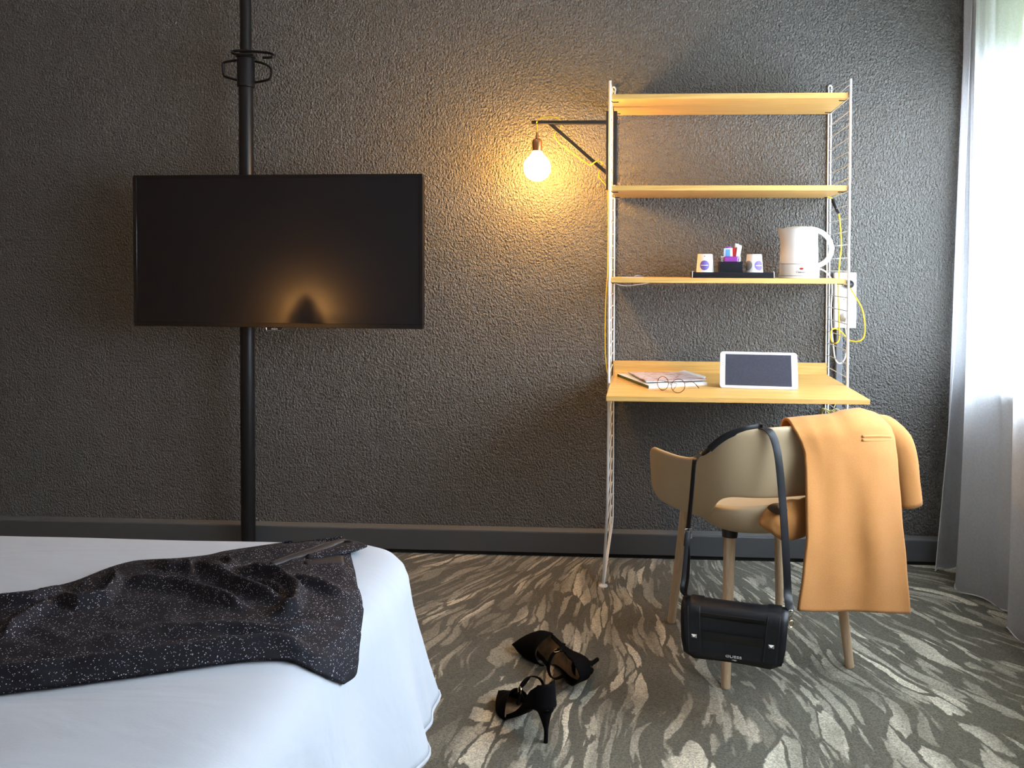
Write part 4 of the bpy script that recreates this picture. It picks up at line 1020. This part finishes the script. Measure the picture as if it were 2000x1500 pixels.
def on_flap(x, z, e=.0):
    for k in range(4, len(fp) - 1):
        if fp[k + 1][1] <= z <= fp[k][1] or k == len(fp) - 2:
            t_ = (fp[k][1] - z) / (fp[k][1] - fp[k + 1][1]); y = lerp(fp[k][0], fp[k + 1][0], t_); h = lerp(fh[k], fh[k + 1], t_); break
    return Vector((x, y - .003 * math.cos(PI / 2 * x / h) - .0025 - e, z))
for s in (-1, 1):
    pts = [Vector((s * .086, -.004, .1585)), Vector((s * .087, -.030, .1605))] + [on_flap(s * lerp(.088, .080, (.150 - z) / .14), z, .0012) for z in (.150, .137, .118, .10, .08, .06, .04, .02)]
    MB(BM).ribbon(pts, (1, 0, 0), .030, .004).build('band', M['leather'], flap)
    for dx in (-.0128, .0128): MB(BM).tube([p + Vector((dx, -.0022, .0002)) for p in pts[2:]], .0006, 5).build('stitching', M['satin'], flap)
    c_ = on_flap(s * .0835, .067, .004); e_ = .0062
    MB(BM).add([c_ + Vector((-e_, 0, -e_)), c_ + Vector((e_, 0, -e_)), c_ + Vector((e_, 0, e_)), c_ + Vector((-e_, 0, e_)), c_ + Vector((0, -.006, 0))], [(0, 1, 4), (1, 2, 4), (2, 3, 4), (3, 0, 4), (3, 2, 1, 0)]).build('stud', M['steel'], flap, smooth=0)
MB(BM).ribbon([on_flap(x, .066, .001) for x in [-.066 + .132 * i / 10 for i in range(11)]], (0, -.2, 1), .046, .004).build('front_belt', M['leather'], flap)
MB(BM).ribbon([on_flap(x, .128, .0008) for x in [-.070 + .140 * i / 10 for i in range(11)]], (0, -.3, 1), .028, .003).build('top_belt', M['leather'], flap)
p_ = on_flap(.004, .022, .0012)
text('lettering', 'GUESS', .0125, M['paper'], flap, BM @ frame_mtx(p_, (1, 0, 0), (0, -.18, 1)))
p_ = on_flap(.006, .0125, .0012)
text('lettering', '1981', .0060, M['paper'], flap, BM @ frame_mtx(p_, (1, 0, 0), (0, -.18, 1)))
prism(MB(BM), [(-.012, .008), (-.012, .085), (-.058, .085), (-.064, .008)], [.1085] * 4).build('side_pocket', M['leather'], bg, bevel=.003)
def tor(c, r, rt, xd, yd): return MB().tube(ring_at(Vector(c), r, r, xd, yd, 20), rt, 6, closed=True)
re_ = BM @ Vector((.119, -.028, .150)); le_ = BM @ Vector((-.113, -.022, .158))
tor(re_, .0085, .0014, (1, 0, .3), (0, 0, 1)).build('ring', M['steel'], bg)
tor(BM @ Vector((.122, -.028, .118)), .0080, .0014, (.8, .3, 0), (0, 0, 1)).build('ring', M['gold'], bg)
MB().tube([re_ + Vector((0, 0, -.008)), BM @ Vector((.121, -.028, .124))], .0025, 6).build('clasp', M['gold'], bg)
tor(le_, .0070, .0013, (1, .2, 0), (0, 0, 1)).build('ring', M['steel'], bg)
# strap: up from the right ring, over the chair back, along its edge and down to the left ring
def BS(u, v, yl): return CL(u, v, yl)
sr = [re_ + Vector((0, 0, .007)), BS(1539, 1160, -.372), BS(1536, 1100, -.365), BS(1532, 1030, -.352), BS(1527, 960, -.338), BS(1521, 900, -.330), BS(1515, 868, -.322), BS(1507, 847, -.315), BS(1496, 838, -.302), BS(1486, 837, -.286)]
sp_ = cr(sr, 5)
MB().ribbon(sp_, CX, [.010] + [.0205] * (len(sp_) - 1), .0032).build('strap', M['leather'], bg, smooth=60)
padp = [(.0, .735), (-.06, .736), (-.12, .732), (-.17, .722), (-.22, .703), (-.268, .678)]
pp = [CL(1490, 836, -.284), CL(1482, 835, -.276), CL(1460, 837.5, -.276), CL(1440, 843, -.270), CL(1420, 851, -.262), CL(1402, 863, -.25), CL(1386, 877, -.235)]
MB().ribbon(cr(pp, 5), (0, 0, 1), .017, .0045).build('shoulder_pad', M['leather'], bg, smooth=60)
q0 = [pp[-1], CL(1376, 884, -.225), CL(1366, 888, -.218), CL(1360, 894, -.245), CL(1356, 905, -.255), CL(1353, 940, -.262), CL(1349, 985, -.268), CL(1345, 1025, -.275), CL(1343, 1036, -.278)]
LD = (CX * .35 + CN * .94)
MB().ribbon(cr(q0, 5), LD, .014, .003).build('strap', M['leather'], bg, smooth=60)
bk = CL(1344, 1042, -.280)
MB().tube([bk + CX * (.009 * a_) + Vector((0, 0, .012 * b_)) for a_, b_ in ((-1, -1), (1, -1), (1, 1), (-1, 1))], .0016, 6, closed=True).build('buckle', M['steel'], bg)
MB().tube([bk + Vector((0, 0, -.012)), bk + CX * .003 + CN * .004 + Vector((0, 0, .014))], .0012, 6).build('buckle_pin', M['steel'], bg)
MB().ribbon(cr([bk + Vector((0, 0, .004)), CL(1342, 1055, -.285), CL(1341, 1066, -.287)], 4), CX, .015, .005).build('strap_keeper', M['leather'], bg)
MB().ribbon(cr([CL(1342, 1050, -.284), CL(1339, 1090, -.292), CL(1335, 1130, -.300), CL(1332, 1152, -.305), le_ + Vector((0, 0, .006))], 5), CX, .0105, .003).build('strap', M['leather'], bg)
MB().ribbon(cr([CL(1343, 1052, -.280), CL(1345, 1090, -.284), CL(1343, 1130, -.290), CL(1339, 1158, -.298), le_ + Vector((.008, 0, .004))], 5), LD, .010, .003).build('strap', M['leather'], bg)

# ------------------------------------------------------------------ shoes
def pump(T, label, flip=1):
    t = thing('court_shoe', None, label, 'shoe', group='pair of black strappy pumps on the carpet', mat=T)
    SX = [0, .015, .035, .06, .09, .12, .15, .175, .2, .225, .248]
    SZ = [.083, .083, .081, .070, .046, .022, .009, .0065, .0065, .008, .011]
    SW = [.004, .022, .0285, .0285, .0265, .0285, .0355, .0370, .031, .0185, .0015]
    SO = [0, 0, 0, 0, .001, .002, .003, .002, -.001, -.003, -.004]
    zc = cr([(x, z, 0) for x, z in zip(SX, SZ)], 4); wc_ = cr([(x, w, 0) for x, w in zip(SX, SW)], 4); oc = cr([(x, w, 0) for x, w in zip(SX, SO)], 4)
    st = [(a.x, a.y, max(.001, b.y), c_.y * flip) for a, b, c_ in zip(zc, wc_, oc)]
    mb = lambda: MB(T)
    # sole
    mb().loft([[(x, o + w, z), (x, o + w * .5, z - .0035), (x, o - w * .5, z - .0035), (x, o - w, z), (x, o - w * .5, z + .0005), (x, o + w * .5, z + .0005)] for x, z, w, o in st]).build('sole', M['suede'], t)
    mb().loft([[(x, o + w * .93, z + .0016), (x, o, z + .0008), (x, o - w * .93, z + .0016), (x, o, z + .0024)] for x, z, w, o in st[1:-4]]).build('insole', M['insole'], t)
    # vamp over the toes
    rows = []
    for x, z, w, o in st:
        if x < .148: continue
        H = pw(x, [.148, .165, .2, .225, .25], [.056, .047, .031, .020, .006]); f0 = x
        row = []
        for k in range(17):
            a = PI * k / 16; row.append((x - (.008 * (1 - math.sin(a)) - .012 * math.sin(a) ** 3 if x < .17 else 0) * max(0, (.17 - x) / .022), o + w * 1.03 * math.cos(a) * (1 if abs(math.cos(a)) > .95 else .985), z - .001 + H * math.sin(a) ** .8))
        rows.append(row)
    mb().grid(rows).build('vamp', M['suede'], t, smooth=180, solid=.0018)
    # quarters and heel counter: a wall that follows the outline round the heel
    out = [(x, o + w, z) for x, z, w, o in st if .004 < x < .150][::-1] + [(0, 0, SZ[0])] + [(x, o - w, z) for x, z, w, o in st if .004 < x < .150]
    rows = []
    for j in range(7):
        v = j / 6; row = []
        for x, y, z in out:
            h = pw(x, [0, .02, .045, .07, .095, .12, .15], [.058, .054, .042, .028, .016, .013, .008])
            row.append((x + (.006 * v if x < .02 else 0), y * (1.03 - .13 * v), z - .001 + h * v))
        rows.append(row)
    mb().grid(rows).build('heel_counter', M['suede'], t, smooth=180, solid=.0018)
    # stiletto heel
    rings = []
    for k in range(11):
        f = k / 10; z = lerp(.080, 0, f); r = lerp(.0275, .0052, min(1, f * 1.6) ** .55); xc = lerp(.030, .021, min(1, f * 1.5)) + .004 * f
        rings.append([(xc + r * .95 * math.cos(a), r * math.sin(a) * (.92), z) for a in [2 * PI * i / 16 for i in range(16)]])
    mb().loft(rings).build('heel', M['suede'], t, smooth=60)
    # ankle strap on a central bar
    x = .088; zs = .050
    arch = [(x - .015, .0245, zs + .025), (x - .004, .030, zs + .045), (x + .004, .024, zs + .058), (x + .008, .008, zs + .066), (x + .008, -.008, zs + .066), (x + .004, -.024, zs + .058), (x - .004, -.030, zs + .045), (x - .015, -.0245, zs + .025)]
    A_ = cr(arch, 5)
    mb().ribbon(A_, (1, 0, -.5), .011, .0025).build('ankle_strap', M['suede'], t)
    mb().ribbon(cr([(.160, 0, .050), (.145, 0, .066), (.125, 0, .084), (x + .010, 0, zs + .066)], 5), (0, 1, 0), .012, .0025).build('instep_bar', M['suede'], t)
    bx = Vector((x - .002, flip * .0315, zs + .050))
    MB(T).tube(ring_at(bx, .0090, .0065, (.3, flip * -.2, .9), (1, 0, -.3), 20), .0012, 6, closed=True).build('buckle', M['gold'], t)
    mb().ribbon([bx + Vector((-.002, flip * .002, -.002)), bx + Vector((-.006, flip * .004, -.016)), bx + Vector((-.004, flip * .010, -.026))], (1, 0, .3), .009, .002).build('strap_end', M['suede'], t)
    return t
def shoe_mtx(pos, yaw, roll=0, pitch=0):
    return Matrix.Translation(Vector(pos)) @ Matrix.Rotation(math.radians(yaw), 4, 'Z') @ Matrix.Rotation(math.radians(pitch), 4, 'Y') @ Matrix.Rotation(math.radians(roll), 4, 'X')
def place(target, local, yaw, roll, pitch=0, sc=1.05):
    Rm = shoe_mtx((0, 0, 0), yaw, roll, pitch) @ Matrix.Scale(sc, 4)
    return Matrix.Translation(Vector(target) - Rm @ Vector(local)) @ Rm
pump(place(at(1066, 1450, Z=FZ), (.025, 0, 0), 130, 0), 'black suede pump standing on its stiletto heel', 1)
pump(place(at(1156, 1312, Z=FZ + .047), (0, 0, .09), 160, -78, 0, 1.17), 'black suede pump lying on its side, tan insole showing', -1)

# ------------------------------------------------------------------ bedside lamp behind the camera (seen only as a glow in the television)
LSX = -3.40
ls = thing('wall_sconce', (LSX, FY, .52), 'dark cone shaped wall lamp glowing beside the bed, mirrored in the television', 'lamp')
MB().lathe([(.185, .50), (.182, .53), (.15, .63), (.105, .73), (.06, .80), (.025, .832), (.004, .836)], (LSX + .15, FY + .30, 0), 32, caps=False).build('shade', M['dark'], ls, solid=.003)
MB().tube([(LSX + .15, FY, .60), (LSX + .15, FY + .30, .60), (LSX + .15, FY + .30, .80)], .010, 10).build('arm', M['black_metal'], ls)
MB().lathe([(.0005, -.03), (.021, -.021), (.03, 0), (.021, .021), (.0005, .03)], (LSX, FY + .15, .62), 16).build('bulb', M['bulb_warm'], ls, smooth=180)
